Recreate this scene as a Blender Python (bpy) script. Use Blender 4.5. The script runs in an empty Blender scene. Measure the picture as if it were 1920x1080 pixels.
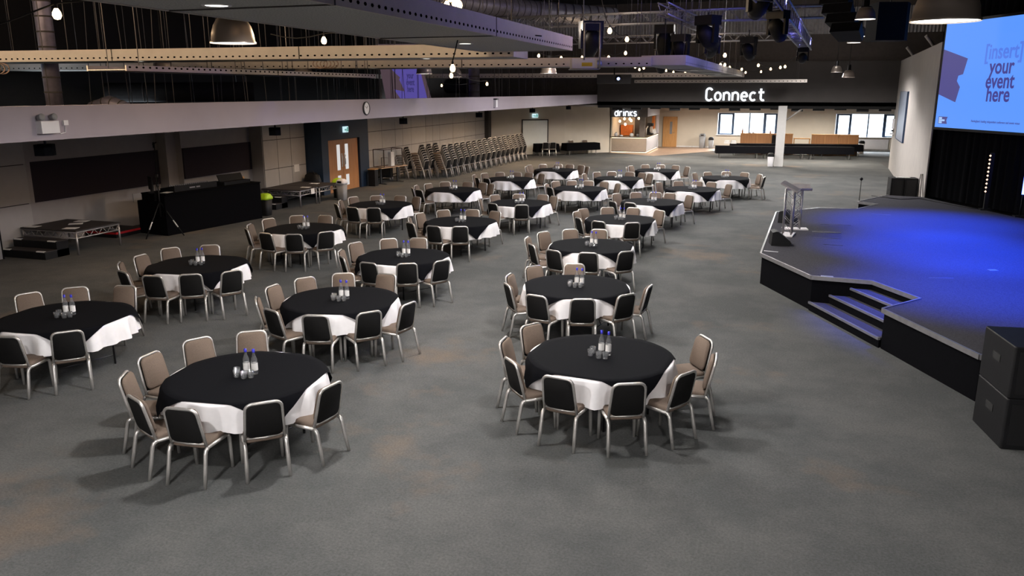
import bpy, math, random
from mathutils import Vector, Matrix
random.seed(7)
S = bpy.context.scene
COL = S.collection
PI = math.pi
R = math.radians

# ------------------------------------------------------------------ camera
cd = bpy.data.cameras.new('camera'); cam = bpy.data.objects.new('camera', cd); COL.objects.link(cam)
cam.location = (0, 0, 4.05)
cam.rotation_euler = (R(90 - 13.82), 0, R(17.734))
cd.sensor_width = 36; cd.lens = 28.125; cd.clip_end = 200
S.camera = cam
# ------------------------------------------------------------------ world (daylight that only enters through the windows)
w = bpy.data.worlds.new('world'); S.world = w; w.use_nodes = True
w.node_tree.nodes['Background'].inputs[0].default_value = (0.80, 0.90, 1.0, 1)
w.node_tree.nodes['Background'].inputs[1].default_value = 3.2
# ------------------------------------------------------------------ exposure
S.view_settings.view_transform = 'Standard'; S.view_settings.look = 'None'
S.view_settings.exposure = 0.0; S.view_settings.gamma = 1.0; S.view_settings.use_curve_mapping = False
S.cycles.max_bounces = 6; S.cycles.diffuse_bounces = 3; S.cycles.glossy_bounces = 3
S.cycles.transmission_bounces = 4; S.cycles.transparent_max_bounces = 12
S.cycles.sample_clamp_indirect = 3.0; S.cycles.caustics_reflective = False; S.cycles.caustics_refractive = False

# ------------------------------------------------------------------ lights
def light(kind, name, loc, energy, color=(1, 1, 1), rot=(0, 0, 0), **k):
    l = bpy.data.lights.new(name, kind); l.energy = energy; l.color = color
    for a, v in k.items():
        if a == 'portal': l.cycles.is_portal = True
        else: setattr(l, a, v)
    o = bpy.data.objects.new(name, l); COL.objects.link(o); o.location = loc; o.rotation_euler = rot
    return o
NEUT = (1.0, 0.97, 0.95)
WARM = (1.0, 0.72, 0.45)
# house lights: spots near the rafts, plus unseen ones added for frontal light
HOUSE = [(-4.6, 2.4, 4.70, 560, 176), (1.2, 1.6, 5.2, 480, 176), (-4.0, -4.6, 5.0, 950, 176), (2.6, -4.6, 5.0, 950, 176), (-4.6, 8.2, 4.70, 560, 176), (-1.6, 9.8, 5.2, 420, 150), (-4.6, 13.8, 4.70, 430, 176),
         (-2.2, 13.2, 5.2, 340, 140), (-5.4, 16.6, 4.62, 260, 176), (-5.2, 21.8, 4.60, 560, 176), (-2.3, 19.6, 4.9, 430, 150), (-5.4, 28.0, 5.0, 640, 176),
         (-1.8, 26.2, 4.62, 430, 140), (-5.4, 35.0, 5.0, 700, 176), (-1.4, 33.0, 4.62, 520, 160), (0.6, 38.0, 5.0, 650, 176), (-5.0, 41.9, 4.42, 1000, 176),
         (2.2, 40.5, 5.0, 1000, 176), (1.4, 33.5, 5.2, 420, 130)]
for x, y, z, e, sz in HOUSE:
    light('SPOT', 'house_light', (x, y, z), e * 1.2, NEUT, spot_size=R(sz), spot_blend=0.4, shadow_soft_size=0.12)
# downlights under the low ceiling on the left
for x, y, e in [(-13.4, 7.0, 120), (-13.8, 14.5, 150), (-13.8, 20.0, 165), (-14.4, 26.6, 210), (-14.2, 33.0, 300), (-13.9, 39.0, 420), (-13.0, 44.5, 900), (-11.6, 48.8, 1500)]:
    light('SPOT', 'low_ceiling_light', (x, y, 3.3), e, (1.0, 0.69, 0.43), spot_size=R(170), spot_blend=0.6, shadow_soft_size=0.15)
# lounge behind the fascia: unseen lamps added to brighten walls, tables and floor
for x, y, e in [(-5.4, 57.4, 650), (-1.5, 58.0, 700), (3.2, 58.0, 600), (-6.5, 50.5, 1300), (-1.0, 49.5, 1300), (3.5, 50.0, 1100), (-1.0, 54.3, 130), (3.6, 54.6, 130)]:
    light('SPOT', 'lounge_fill', (x, y, 3.1), e, (1.0, 0.92, 0.82), spot_size=R(172), spot_blend=0.6, shadow_soft_size=0.12)
# daylight through the two windows (portals of the sky)
for xc, wd in [(-1.85, 4.1), (6.5, 4.75)]:
    light('AREA', 'window_portal', (xc, 61.65, 1.77), 1, rot=(R(-90), 0, 0), shape='RECTANGLE', size=wd, size_y=1.6, portal=True)
for xc in (-1.8, 6.4):                                   # area lamps added above the windows, out of view, to boost the daylight
    light('AREA', 'daylight_fill', (xc, 64.2, 4.7), 4500, (0.86, 0.93, 1.0), rot=(R(-62), 0, 0), shape='RECTANGLE', size=4.2, size_y=2.0)
# blue led heads on the stage truss, spilling over rafts and the nearest column of tables
light('SPOT', 'blue_led_head', (1.0, 20.5, 6.2), 480, (0.22, 0.22, 1.0), rot=(R(82), 0, R(52)), spot_size=R(95), spot_blend=0.7, shadow_soft_size=0.1)
light('SPOT', 'blue_led_head', (1.0, 27.5, 5.6), 220, (0.22, 0.22, 1.0), rot=(R(78), 0, R(80)), spot_size=R(95), spot_blend=0.7, shadow_soft_size=0.1)
light('SPOT', 'blue_led_head', (0.3, 16.5, 5.9), 420, (0.22, 0.24, 1.0), rot=(R(80), 0, R(122)), spot_size=R(85), spot_blend=0.7, shadow_soft_size=0.1)
# unseen point lamps added to brighten the trusses and upper wall
light('POINT', 'truss_fill_lamp', (-1.5, 31.5, 6.4), 260, NEUT, shadow_soft_size=0.15)
light('POINT', 'truss_fill_lamp', (-6.0, 24.0, 5.9), 160, (1.0, 0.85, 0.7), shadow_soft_size=0.15)
light('POINT', 'truss_fill_lamp', (2.0, 42.0, 7.2), 90, NEUT, shadow_soft_size=0.15)
# blue stage wash
for bx, by, be in ((4.1, 23.2, 17000), (4.0, 19.4, 21000), (4.0, 15.6, 14000)):
    light('SPOT', 'blue_stage_wash', (bx, by, 7.6), be, (0.008, 0.065, 1.0), rot=(0, 0, 0), spot_size=R(52), spot_blend=1.0, shadow_soft_size=0.2)
# glow of the festoon lamps, with extra points added to light the rafts
for x, y, z, e in [(-6.0, 11.8, 5.3, 200), (-12.5, 9.6, 5.2, 620), (-18.0, 10.6, 5.0, 460), (-7.5, 18.2, 5.3, 60), (-12.5, 18.2, 5.2, 60), (-2.4, 15.5, 5.6, 50), (-6.0, 31.5, 5.2, 90), (-2.4, 35.5, 5.4, 60)]:
    light('POINT', 'festoon_glow', (x, y, z), e, WARM, shadow_soft_size=0.2)

# ------------------------------------------------------------------ materials
MATS = {}
def mat(name, col, rough=0.6, metal=0.0, var=0.12, scale=8.0, bump=0.0, emit=None, estr=0.0, coords='Object', spec=None):
    if name in MATS: return MATS[name]
    m = bpy.data.materials.new(name); m.use_nodes = True; MATS[name] = m
    nt = m.node_tree; b = nt.nodes['Principled BSDF']
    b.inputs['Roughness'].default_value = rough; b.inputs['Metallic'].default_value = metal
    if spec is not None: b.inputs['Specular IOR Level'].default_value = spec
    tc = nt.nodes.new('ShaderNodeTexCoord'); nz = nt.nodes.new('ShaderNodeTexNoise')
    nz.inputs['Scale'].default_value = scale; nz.inputs['Detail'].default_value = 4
    nt.links.new(tc.outputs[coords], nz.inputs['Vector'])
    rp = nt.nodes.new('ShaderNodeValToRGB'); nt.links.new(nz.outputs['Fac'], rp.inputs['Fac'])
    rp.color_ramp.elements[0].position = 0.3; rp.color_ramp.elements[1].position = 0.7
    rp.color_ramp.elements[0].color = tuple(c * (1 - var) for c in col) + (1,)
    rp.color_ramp.elements[1].color = tuple(min(1, c * (1 + var)) for c in col) + (1,)
    nt.links.new(rp.outputs['Color'], b.inputs['Base Color'])
    if bump:
        bp = nt.nodes.new('ShaderNodeBump'); bp.inputs['Strength'].default_value = bump; bp.inputs['Distance'].default_value = 0.01
        nt.links.new(nz.outputs['Fac'], bp.inputs['Height']); nt.links.new(bp.outputs['Normal'], b.inputs['Normal'])
    if emit:
        b.inputs['Emission Color'].default_value = tuple(emit) + (1,); b.inputs['Emission Strength'].default_value = estr
    return m
def emis(name, col, s, sample=True):
    m = bpy.data.materials.new(name); m.use_nodes = True; nt = m.node_tree
    b = nt.nodes['Principled BSDF']; b.inputs['Base Color'].default_value = (0.02, 0.02, 0.02, 1); b.inputs['Roughness'].default_value = 0.6
    b.inputs['Emission Color'].default_value = tuple(col) + (1,); b.inputs['Emission Strength'].default_value = s
    if not sample: m.cycles.emission_sampling = 'NONE'
    MATS[name] = m; return m
def glassy(name, tint, fac, rough=0.04, frost=0.0):
    m = bpy.data.materials.new(name); m.use_nodes = True; nt = m.node_tree; nt.nodes.clear()
    o = nt.nodes.new('ShaderNodeOutputMaterial'); mx = nt.nodes.new('ShaderNodeMixShader')
    t = nt.nodes.new('ShaderNodeBsdfTransparent'); t.inputs[0].default_value = tuple(tint) + (1,)
    g = nt.nodes.new('ShaderNodeBsdfGlossy'); g.inputs['Roughness'].default_value = rough
    lw = nt.nodes.new('ShaderNodeLayerWeight'); lw.inputs['Blend'].default_value = fac
    nt.links.new(lw.outputs['Facing'], mx.inputs[0]); nt.links.new(t.outputs[0], mx.inputs[1]); nt.links.new(g.outputs[0], mx.inputs[2])
    out = mx.outputs[0]
    if frost:                                            # a little body so that thin glass reads against the dark cloth
        df = nt.nodes.new('ShaderNodeBsdfDiffuse'); df.inputs[0].default_value = (0.85, 0.87, 0.9, 1); m2 = nt.nodes.new('ShaderNodeMixShader')
        m2.inputs[0].default_value = frost; nt.links.new(out, m2.inputs[1]); nt.links.new(df.outputs[0], m2.inputs[2]); out = m2.outputs[0]
    nt.links.new(out, o.inputs[0]); MATS[name] = m; return m
def carpet():
    m = bpy.data.materials.new('carpet'); m.use_nodes = True; nt = m.node_tree; b = nt.nodes['Principled BSDF']
    b.inputs['Roughness'].default_value = 0.97; b.inputs['Specular IOR Level'].default_value = 0.1
    tc = nt.nodes.new('ShaderNodeTexCoord')
    def nz(sc, det=5, rough=0.6):
        n = nt.nodes.new('ShaderNodeTexNoise'); n.inputs['Scale'].default_value = sc; n.inputs['Detail'].default_value = det
        n.inputs['Roughness'].default_value = rough; nt.links.new(tc.outputs['Object'], n.inputs['Vector']); return n
    def mix(fac, a, c, mode='MIX'):
        x = nt.nodes.new('ShaderNodeMix'); x.data_type = 'RGBA'; x.blend_type = mode
        if hasattr(fac, 'links') or hasattr(fac, 'node'): nt.links.new(fac, x.inputs[0])
        else: x.inputs[0].default_value = fac
        for i, v in ((6, a), (7, c)):
            if hasattr(v, 'node'): nt.links.new(v, x.inputs[i])
            else: x.inputs[i].default_value = v
        return x.outputs[2]
    def ramp(src, p0, p1):
        r = nt.nodes.new('ShaderNodeMapRange'); r.inputs['From Min'].default_value = p0; r.inputs['From Max'].default_value = p1
        nt.links.new(src, r.inputs['Value']); return r.outputs['Result']
    a = mix(ramp(nz(0.55, 6, 0.7).outputs['Fac'], 0.4, 0.62), (0.080, 0.0825, 0.082, 1), (0.112, 0.1115, 0.109, 1))
    a = mix(ramp(nz(0.33, 5, 0.65).outputs['Fac'], 0.57, 0.74), a, (0.165, 0.125, 0.095, 1))
    a = mix(ramp(nz(1.6, 6, 0.75).outputs['Fac'], 0.6, 0.74), a, (0.078, 0.078, 0.079, 1))
    fine = nz(38, 3, 0.8)
    a = mix(0.75, a, mix(ramp(fine.outputs['Fac'], 0.3, 0.7), (0.62, 0.62, 0.62, 1), (1.3, 1.3, 1.3, 1)), 'MULTIPLY')
    nt.links.new(a, b.inputs['Base Color'])
    bp = nt.nodes.new('ShaderNodeBump'); bp.inputs['Strength'].default_value = 0.5; bp.inputs['Distance'].default_value = 0.012
    nt.links.new(fine.outputs['Fac'], bp.inputs['Height']); nt.links.new(bp.outputs['Normal'], b.inputs['Normal'])
    MATS['carpet'] = m; return m
def wood(name, c0, c1, scale=2.0, stretch=(1, 1, 8), rough=0.45):
    m = bpy.data.materials.new(name); m.use_nodes = True; nt = m.node_tree; b = nt.nodes['Principled BSDF']
    b.inputs['Roughness'].default_value = rough
    tc = nt.nodes.new('ShaderNodeTexCoord'); mp = nt.nodes.new('ShaderNodeMapping'); n = nt.nodes.new('ShaderNodeTexNoise')
    mp.inputs['Scale'].default_value = (stretch[0] * 6, stretch[1] * 6, 6 / stretch[2]); n.inputs['Scale'].default_value = scale; n.inputs['Detail'].default_value = 6
    rp = nt.nodes.new('ShaderNodeValToRGB'); rp.color_ramp.elements[0].color = c0 + (1,); rp.color_ramp.elements[1].color = c1 + (1,)
    rp.color_ramp.elements[0].position = 0.35; rp.color_ramp.elements[1].position = 0.68
    nt.links.new(tc.outputs['Object'], mp.inputs['Vector']); nt.links.new(mp.outputs[0], n.inputs['Vector'])
    nt.links.new(n.outputs['Fac'], rp.inputs['Fac']); nt.links.new(rp.outputs[0], b.inputs['Base Color'])
    MATS[name] = m; return m
M_CARPET = carpet()
M_STAGE = mat('stage_carpet', (0.058, 0.056, 0.064), 0.95, var=0.3, scale=60, bump=0.3, spec=0.08)
M_BLACK = mat('black_cloth', (0.0032, 0.0032, 0.0042), 0.95, var=0.2, scale=20, spec=0.05)
M_OVER = mat('black_table_linen', (0.0034, 0.0036, 0.0050), 0.95, var=0.15, scale=30, bump=0.1, spec=0.08)
M_WHITE = mat('white_table_linen', (0.86, 0.835, 0.845), 0.85, var=0.03, scale=14, bump=0.1)
M_BEIGE = mat('taupe_upholstery', (0.150, 0.112, 0.088), 0.9, var=0.1, scale=90, bump=0.3, spec=0.2)
M_BACK = mat('black_upholstery', (0.007, 0.0066, 0.0066), 0.85, var=0.2, scale=60, bump=0.2, spec=0.2)
M_ALU = mat('brushed_aluminium', (0.58, 0.555, 0.53), 0.36, 0.72, var=0.06, scale=40)
M_STEEL = mat('dark_steel', (0.08, 0.08, 0.085), 0.4, 0.9, var=0.1)
M_TRUSS = mat('truss_aluminium', (0.42, 0.40, 0.40), 0.4, 0.8, var=0.1, scale=20)
M_PLASTIC = mat('black_plastic', (0.008, 0.008, 0.009), 0.55, var=0.2, spec=0.25)
M_RUBBER = mat('black_rubber', (0.01, 0.01, 0.01), 0.8)
M_WALLG = mat('grey_wall_paint', (0.36, 0.335, 0.32), 0.85, var=0.04, scale=3)
M_PANEL = mat('pale_panel_laminate', (0.42, 0.40, 0.385), 0.6, var=0.03, scale=4)
M_JOINT = mat('dark_joint', (0.05, 0.045, 0.042), 0.9)
M_SOFF = mat('soffit_paint', (0.33, 0.288, 0.325), 0.85, var=0.03, scale=2)
M_BEIGEW = mat('beige_wall_paint', (0.62, 0.56, 0.475), 0.85, var=0.03, scale=2)
M_RWALL = mat('cream_wall_paint', (0.37, 0.34, 0.315), 0.85, var=0.05, scale=2)
M_ACOU = mat('aubergine_acoustic_felt', (0.040, 0.033, 0.040), 0.95, var=0.15, scale=60, bump=0.3, spec=0.1)
M_NAVY = mat('navy_paint', (0.006, 0.020, 0.048), 0.6, var=0.08)
M_FASCIA = mat('charcoal_fascia_paint', (0.060, 0.053, 0.050), 0.8, var=0.06, scale=2)
M_FLEX = mat('flexible_duct', (0.15, 0.14, 0.15), 0.5, 0.4, var=0.2)
M_DARK = mat('black_ceiling_paint', (0.006, 0.0055, 0.0055), 0.9, var=0.2)
M_UPPER = mat('dark_brown_upper_wall', (0.075, 0.062, 0.056), 0.9, var=0.1)
M_CORR = mat('galvanised_steel', (0.40, 0.385, 0.39), 0.5, 0.4, var=0.15, scale=6)
M_DUCT = mat('foil_duct', (0.22, 0.20, 0.26), 0.5, 0.5, var=0.2, scale=5)
M_RAFT = mat('raft_paint', (0.52, 0.47, 0.43), 0.6, var=0.05, scale=5)
M_RAFTU = mat('raft_mesh_underside', (0.40, 0.40, 0.38), 0.75, var=0.35, scale=55, bump=0.3)
M_HOLE = mat('black_perforation', (0.004, 0.004, 0.004), 0.95, spec=0.0)
M_ROD = mat('galvanised_rod', (0.13, 0.12, 0.12), 0.6, 0.3)
M_DOOR = wood('oak_veneer_door', (0.36, 0.155, 0.055), (0.47, 0.22, 0.085), 2.0, (3, 3, 9))
M_OAK = wood('golden_oak', (0.50, 0.25, 0.08), (0.62, 0.34, 0.13), 2.0, (2, 2, 6))
M_VINYL = wood('wood_vinyl', (0.24, 0.15, 0.10), (0.42, 0.30, 0.22), 1.2, (1, 4, 1))
M_TOP = wood('pale_beech_top', (0.42, 0.27, 0.17), (0.52, 0.35, 0.23), 2.0, (1, 4, 1))
M_PAPER = mat('white_paper', (0.78, 0.76, 0.74), 0.8, var=0.03)
M_WPL = mat('white_plastic', (0.70, 0.68, 0.70), 0.45, var=0.03)
M_GREYPL = mat('grey_plastic', (0.22, 0.22, 0.23), 0.5, var=0.06)
M_LIME = mat('lime_bin_bag', (0.48, 0.72, 0.02), 0.5, var=0.15, scale=20, bump=0.4)
M_CAP = mat('blue_bottle_cap', (0.02, 0.02, 0.42), 0.4)
M_GLASS = glassy('clear_glass', (0.985, 0.985, 0.99), 0.32, 0.12, 0.06)
M_PANE = glassy('window_glass', (0.97, 0.985, 1.0), 0.08)
M_SPUN = mat('spun_aluminium', (0.58, 0.50, 0.44), 0.32, 0.65, var=0.06, scale=3)
M_LAMP = emis('lamp_diffuser', (1.0, 0.96, 0.90), 6.0, False)
M_BULB = emis('warm_filament_bulb', (1.0, 0.66, 0.34), 9.0, False)
M_SPOT = emis('downlight_lens', (1.0, 0.93, 0.82), 5.0, False)
M_NEON = emis('white_sign_tube', (0.86, 0.93, 1.0), 1.8)
M_EXIT = emis('lit_exit_sign', (0.62, 0.86, 0.92), 1.0)
M_GREENP = emis('exit_sign_green', (0.05, 0.42, 0.30), 0.5, False)
M_BLUELED = emis('blue_led_tube', (0.10, 0.16, 1.0), 9.0)
M_WARMLED = emis('warm_led_strip', (1.0, 0.80, 0.52), 5.0)
M_BATTEN = emis('amber_batten_cell', (1.0, 0.62, 0.42), 2.2, False)
M_SCR = emis('screen_blue', (0.105, 0.315, 1.0), 1.0)
M_SCRT = emis('screen_navy_text', (0.050, 0.045, 0.26), 1.0, False)
M_SCRL = emis('screen_pale_text', (0.085, 0.20, 0.80), 1.0, False)
M_SCRN = emis('screen_purple_shape', (0.075, 0.068, 0.25), 1.0, False)
M_SCRW = emis('screen_white_bar', (0.42, 0.62, 1.0), 1.0, False)
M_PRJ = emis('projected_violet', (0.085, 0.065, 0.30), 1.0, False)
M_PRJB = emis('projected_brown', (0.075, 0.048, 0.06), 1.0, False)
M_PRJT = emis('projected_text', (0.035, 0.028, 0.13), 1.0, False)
M_PLENS = emis('projector_lens_glow', (0.35, 0.45, 1.0), 4.0, False)
M_YEL = mat('yellow_label', (0.65, 0.45, 0.02), 0.6)
M_RED = mat('red_edge_tape', (0.42, 0.01, 0.015), 0.6)
M_BAR = mat('taupe_bar_front', (0.30, 0.24, 0.19), 0.5, var=0.05)
M_BARW = mat('white_bar_front', (0.62, 0.62, 0.66), 0.5, var=0.03)
M_ORANGE = mat('orange_bar_back', (0.62, 0.17, 0.03), 0.6, var=0.15)
M_FRAME = mat('grey_window_frame', (0.025, 0.055, 0.115), 0.5)
M_WFRAME = mat('white_window_reveal', (0.75, 0.75, 0.76), 0.6)
M_BOARD = mat('pale_blue_board', (0.17, 0.19, 0.235), 0.35, var=0.05)
M_ALUD = mat('dull_chair_aluminium', (0.36, 0.34, 0.33), 0.42, 0.7, var=0.06, scale=40)
M_LITP = emis('backlit_vision_panel', (0.86, 0.84, 0.83), 0.75, False)  # corridor light behind the doors, put in as emission
M_NOSE = mat('grey_step_nosing', (0.34, 0.33, 0.34), 0.4, 0.7)

# ------------------------------------------------------------------ mesh builder
class MB:
    def __init__(s): s.v = []; s.f = []; s.sm = []
    def add(s, vs, fs, smooth=False, M=None):
        n = len(s.v)
        s.v += [tuple((M @ Vector(p)) if M is not None else p) for p in vs]
        s.f += [tuple(i + n for i in f) for f in fs]; s.sm += [smooth] * len(fs); return s
    def box(s, c, d, M=None, rz=0.0):
        x, y, z = d[0] / 2, d[1] / 2, d[2] / 2
        vs = [Vector((a * x, b * y, e * z)) for e in (-1, 1) for a, b in ((-1, -1), (1, -1), (1, 1), (-1, 1))]
        T = Matrix.Translation(c) @ Matrix.Rotation(rz, 4, 'Z')
        vs = [tuple(T @ v) for v in vs]
        return s.add(vs, [(3, 2, 1, 0), (4, 5, 6, 7), (0, 1, 5, 4), (1, 2, 6, 5), (2, 3, 7, 6), (3, 0, 4, 7)], M=M)
    def bbox(s, lo, hi, M=None): return s.box([(a + b) / 2 for a, b in zip(lo, hi)], [b - a for a, b in zip(lo, hi)], M)
    def prism(s, poly, z0, z1, M=None):
        n = len(poly); vs = [(x, y, z0) for x, y in poly] + [(x, y, z1) for x, y in poly]
        return s.add(vs, [tuple(range(n))[::-1], tuple(range(n, 2 * n))] + [(i, (i + 1) % n, (i + 1) % n + n, i + n) for i in range(n)], M=M)
    def tube(s, pts, r, n=8, M=None, cap=True, closed=False):
        pts = [Vector(p) for p in pts]; m = len(pts); rs = r if isinstance(r, (list, tuple)) else [r] * m
        vs = []; prev = None
        for i, p in enumerate(pts):
            a = pts[(i - 1) % m] if (i or closed) else p; b = pts[(i + 1) % m] if (i < m - 1 or closed) else p
            t = (b - a).normalized()
            if prev is None:
                u = t.orthogonal().normalized()
            else:
                u = prev - t * prev.dot(t)
                u = u.normalized() if u.length > 1e-6 else t.orthogonal().normalized()
            prev = u; q = t.cross(u)
            vs += [tuple(p + (u * math.cos(2 * PI * k / n) + q * math.sin(2 * PI * k / n)) * rs[i]) for k in range(n)]
        fs = []
        for i in range(m if closed else m - 1):
            j = (i + 1) % m
            fs += [(i * n + k, i * n + (k + 1) % n, j * n + (k + 1) % n, j * n + k) for k in range(n)]
        s.add(vs, fs, True, M)
        if cap and not closed:
            b = len(s.v) - len(vs)
            s.f += [tuple(b + k for k in range(n))[::-1], tuple(b + (m - 1) * n + k for k in range(n))]; s.sm += [False, False]
        return s
    def lathe(s, prof, n=16, c=(0, 0, 0), M=None, cap0=False, cap1=False):
        vs = [(c[0] + r * math.cos(2 * PI * k / n), c[1] + r * math.sin(2 * PI * k / n), c[2] + z) for r, z in prof for k in range(n)]
        fs = [(i * n + k, i * n + (k + 1) % n, (i + 1) * n + (k + 1) % n, (i + 1) * n + k) for i in range(len(prof) - 1) for k in range(n)]
        b = len(s.v); s.add(vs, fs, True, M)
        if cap0: s.f.append(tuple(b + k for k in range(n))[::-1]); s.sm.append(False)
        if cap1: s.f.append(tuple(b + (len(prof) - 1) * n + k for k in range(n))); s.sm.append(False)
        return s
    def rings(s, rings, M=None, smooth=True):
        n = len(rings[0]); vs = [p for r in rings for p in r]
        fs = [(i * n + k, i * n + (k + 1) % n, (i + 1) * n + (k + 1) % n, (i + 1) * n + k) for i in range(len(rings) - 1) for k in range(n)]
        b = len(s.v); s.add(vs, fs, smooth, M)
        s.f += [tuple(b + k for k in range(n))[::-1], tuple(b + (len(rings) - 1) * n + k for k in range(n))]; s.sm += [smooth, smooth]
        return s
    def mesh(s, name, m):
        me = bpy.data.meshes.new(name); me.from_pydata(s.v, [], s.f); me.materials.append(m)
        me.polygons.foreach_set('use_smooth', s.sm); me.update()
        return me
    def build(s, name, m, parent=None, label=None, kind=None):
        return link(name, s.mesh(name, m), parent, label, kind)
def link(name, me, parent=None, label=None, kind=None):
    o = bpy.data.objects.new(name, me); COL.objects.link(o)
    if parent is not None: o.parent = parent
    if label: o['label'] = label
    if kind: o['kind'] = kind
    return o
def thing(name, label, cat, loc=(0, 0, 0), rz=0.0, group=None):
    o = bpy.data.objects.new(name, None); COL.objects.link(o); o.location = loc; o.rotation_euler = (0, 0, rz); o.empty_display_size = 0.1
    return tag(o, label, cat, group)
def tag(o, label, cat, group=None):
    o['label'] = label; o['category'] = cat
    if group: o['group'] = group
    return o
def struct(name, mb, m): return mb.build(name, m, kind='structure')
def copy_tree(o, parent=None):
    c = o.copy(); COL.objects.link(c)
    if parent is not None: c.parent = parent
    for ch in list(o.children): copy_tree(ch, c)
    return c
def rrect(w, h, r, n=4, w2=None):
    """rounded rectangle outline, width w at the bottom and w2 at the top"""
    w2 = w if w2 is None else w2; out = []
    for cx, cy, a0 in ((w2 / 2 - r, h / 2 - r, 0), (-w2 / 2 + r, h / 2 - r, 90), (-w / 2 + r, -h / 2 + r, 180), (w / 2 - r, -h / 2 + r, 270)):
        for k in range(n + 1):
            a = R(a0 + 90 * k / n); out.append((cx + r * math.cos(a), cy + r * math.sin(a)))
    return out
def pad(w, h, t, r, b, M, w2=None, n=4):
    def ring(i, z): return [(x, y, z) for x, y in rrect(w - 2 * i, h - 2 * i, max(r - i, 0.004), n, (w2 - 2 * i) if w2 else None)]
    return MB().rings([ring(b, 0), ring(0, b), ring(0, t - b), ring(b, t)], M)
def text(body, size, loc, M, m, parent, name='lettering', align='CENTER', bold=0.0, sx=1.0, extrude=0.002):
    c = bpy.data.curves.new(name, 'FONT'); c.body = body; c.size = size; c.align_x = align; c.offset = bold; c.extrude = extrude; c.resolution_u = 3
    tmp = bpy.data.objects.new(name, c); COL.objects.link(tmp)
    me = bpy.data.meshes.new_from_object(tmp.evaluated_get(bpy.context.evaluated_depsgraph_get()))
    bpy.data.objects.remove(tmp); bpy.data.curves.remove(c)
    me.materials.clear(); me.materials.append(m)
    o = link(name, me, parent)
    o.matrix_local = M @ Matrix.Translation(loc) @ Matrix.Diagonal((sx, 1, 1, 1))
    return o
def frame(o, x, y):
    """matrix with origin o, local x along x, local y along y"""
    x = Vector(x).normalized(); y = Vector(y); z = x.cross(y).normalized(); y = z.cross(x)
    M = Matrix((x, y, z)).transposed().to_4x4(); M.translation = o; return M
# ================================================================== THE SETTING
floor = struct('floor', MB().bbox((-24, -6, -0.1), (16, 64, 0)), M_CARPET)
vin = MB().prism([(-10.45, 54.2), (-7.2, 52.4), (-5.2, 55.5), (-2.6, 60.2), (-3.5, 61.5), (-10.45, 61.5)], 0.0, 0.006).build('wood_floor_patch', M_VINYL, floor)
# roof and void
ceil = struct('ceiling', MB().bbox((-24, -6, 9.0), (16, 48, 9.1)), M_DARK)
for i in range(11):
    y = 3 + i * 4.2
    MB().bbox((-24, y, 8.6), (16, y + 0.25, 9.0)).build('roof_beam', M_DARK, ceil)
low = struct('ceiling.001', MB().bbox((-22, -6, 3.37), (-10.0, 49.0, 3.47)), M_WALLG)
low2 = struct('ceiling.002', MB().bbox((-20, 47.2, 3.18), (16, 62, 3.28)), M_RWALL)
MB().bbox((-22, -6, 3.47), (-10.0, 49.0, 3.475)).build('dark_ceiling_back', M_DARK, low)  # dark sheet added so the ceiling top stays black under the lamps
MB().bbox((-10.9, 47.0, 3.28), (16, 49.0, 3.47)).build('slab_edge', M_DARK, low2)
struct('wall_back', MB().bbox((-24, -6.1, 0), (16, -6, 9)), M_WALLG)
struct('wall_void', MB().bbox((-24.1, -6, 3.4), (-24, 48, 9)), M_DARK)
struct('wall_outer', MB().bbox((16, -6, 0), (16.1, 62, 9)), M_DARK)
# soffit that runs along the hall on the left
sof = struct('trim_1', MB().bbox((-10.0, -6, 3.37), (-9.83, 47.0, 3.85)), M_SOFF)
# left wall, stepping in and out
wl = MB()
wl.bbox((-18.9, -6, 0), (-18.5, 16.3, 3.37)); wl.bbox((-18.9, 16.3, 0), (-18.65, 21.6, 3.37))
wl.bbox((-18.9, 21.15, 0), (-18.3, 21.6, 3.37))
wl.bbox((-18.6, 21.6, 0), (-18.1, 25.25, 3.37)); wl.bbox((-18.4, 25.25, 0), (-17.6, 28.1, 3.37))
wl.bbox((-18.2, 32.0, 0), (-17.6, 49.7, 3.37))
wall_left = struct('wall_left', wl, M_WALLG)
def wpanel(y0, y1, z0, z1, x, m=M_PANEL, name='wall_panel', t=0.022):
    g = 0.012
    MB().bbox((x, y0 + g, z0 + g), (x + t, y1 - g, z1 - g)).build(name, m, wall_left)
MB().bbox((-18.5, -2, 0.08), (-18.492, 16.1, 3.37)).build('panel_backing', M_JOINT, wall_left)
for y0, y1 in ((7.0, 10.5), (10.5, 13.3), (13.3, 16.15)):
    for z0, z1 in ((0.1, 1.18), (1.18, 2.2), (2.2, 3.36)): wpanel(y0, y1, z0, z1, -18.492)
MB().bbox((-17.6, 25.3, 0.05), (-17.594, 28.08, 3.37)).build('panel_backing', M_JOINT, wall_left)
for y0, y1 in ((25.27, 26.17), (26.17, 27.06), (27.06, 28.05)):
    for z0, z1 in ((0.06, 1.24), (1.24, 2.3), (2.3, 3.36)): wpanel(y0, y1, z0, z1, -17.594)
MB().bbox((-17.6, 32.05, 0.05), (-17.594, 49.3, 3.37)).build('panel_backing', M_JOINT, wall_left)
ys = [32.05, 33.3, 34.75, 36.18, 37.03, 38.04, 39.87, 40.8, 41.77, 43.75, 45.64, 47.48, 49.2]
for y0, y1 in zip(ys, ys[1:]):
    for z0, z1 in ((0.12, 1.4), (1.4, 2.24), (2.24, 3.36)): wpanel(y0, y1, z0, z1, -17.594)
MB().bbox((-17.6, 49.2, 0), (-17.3, 49.7, 3.37)).build('brown_pilaster', M_JOINT, wall_left, 'dark brown pilaster at the end of the panelled wall')
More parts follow.
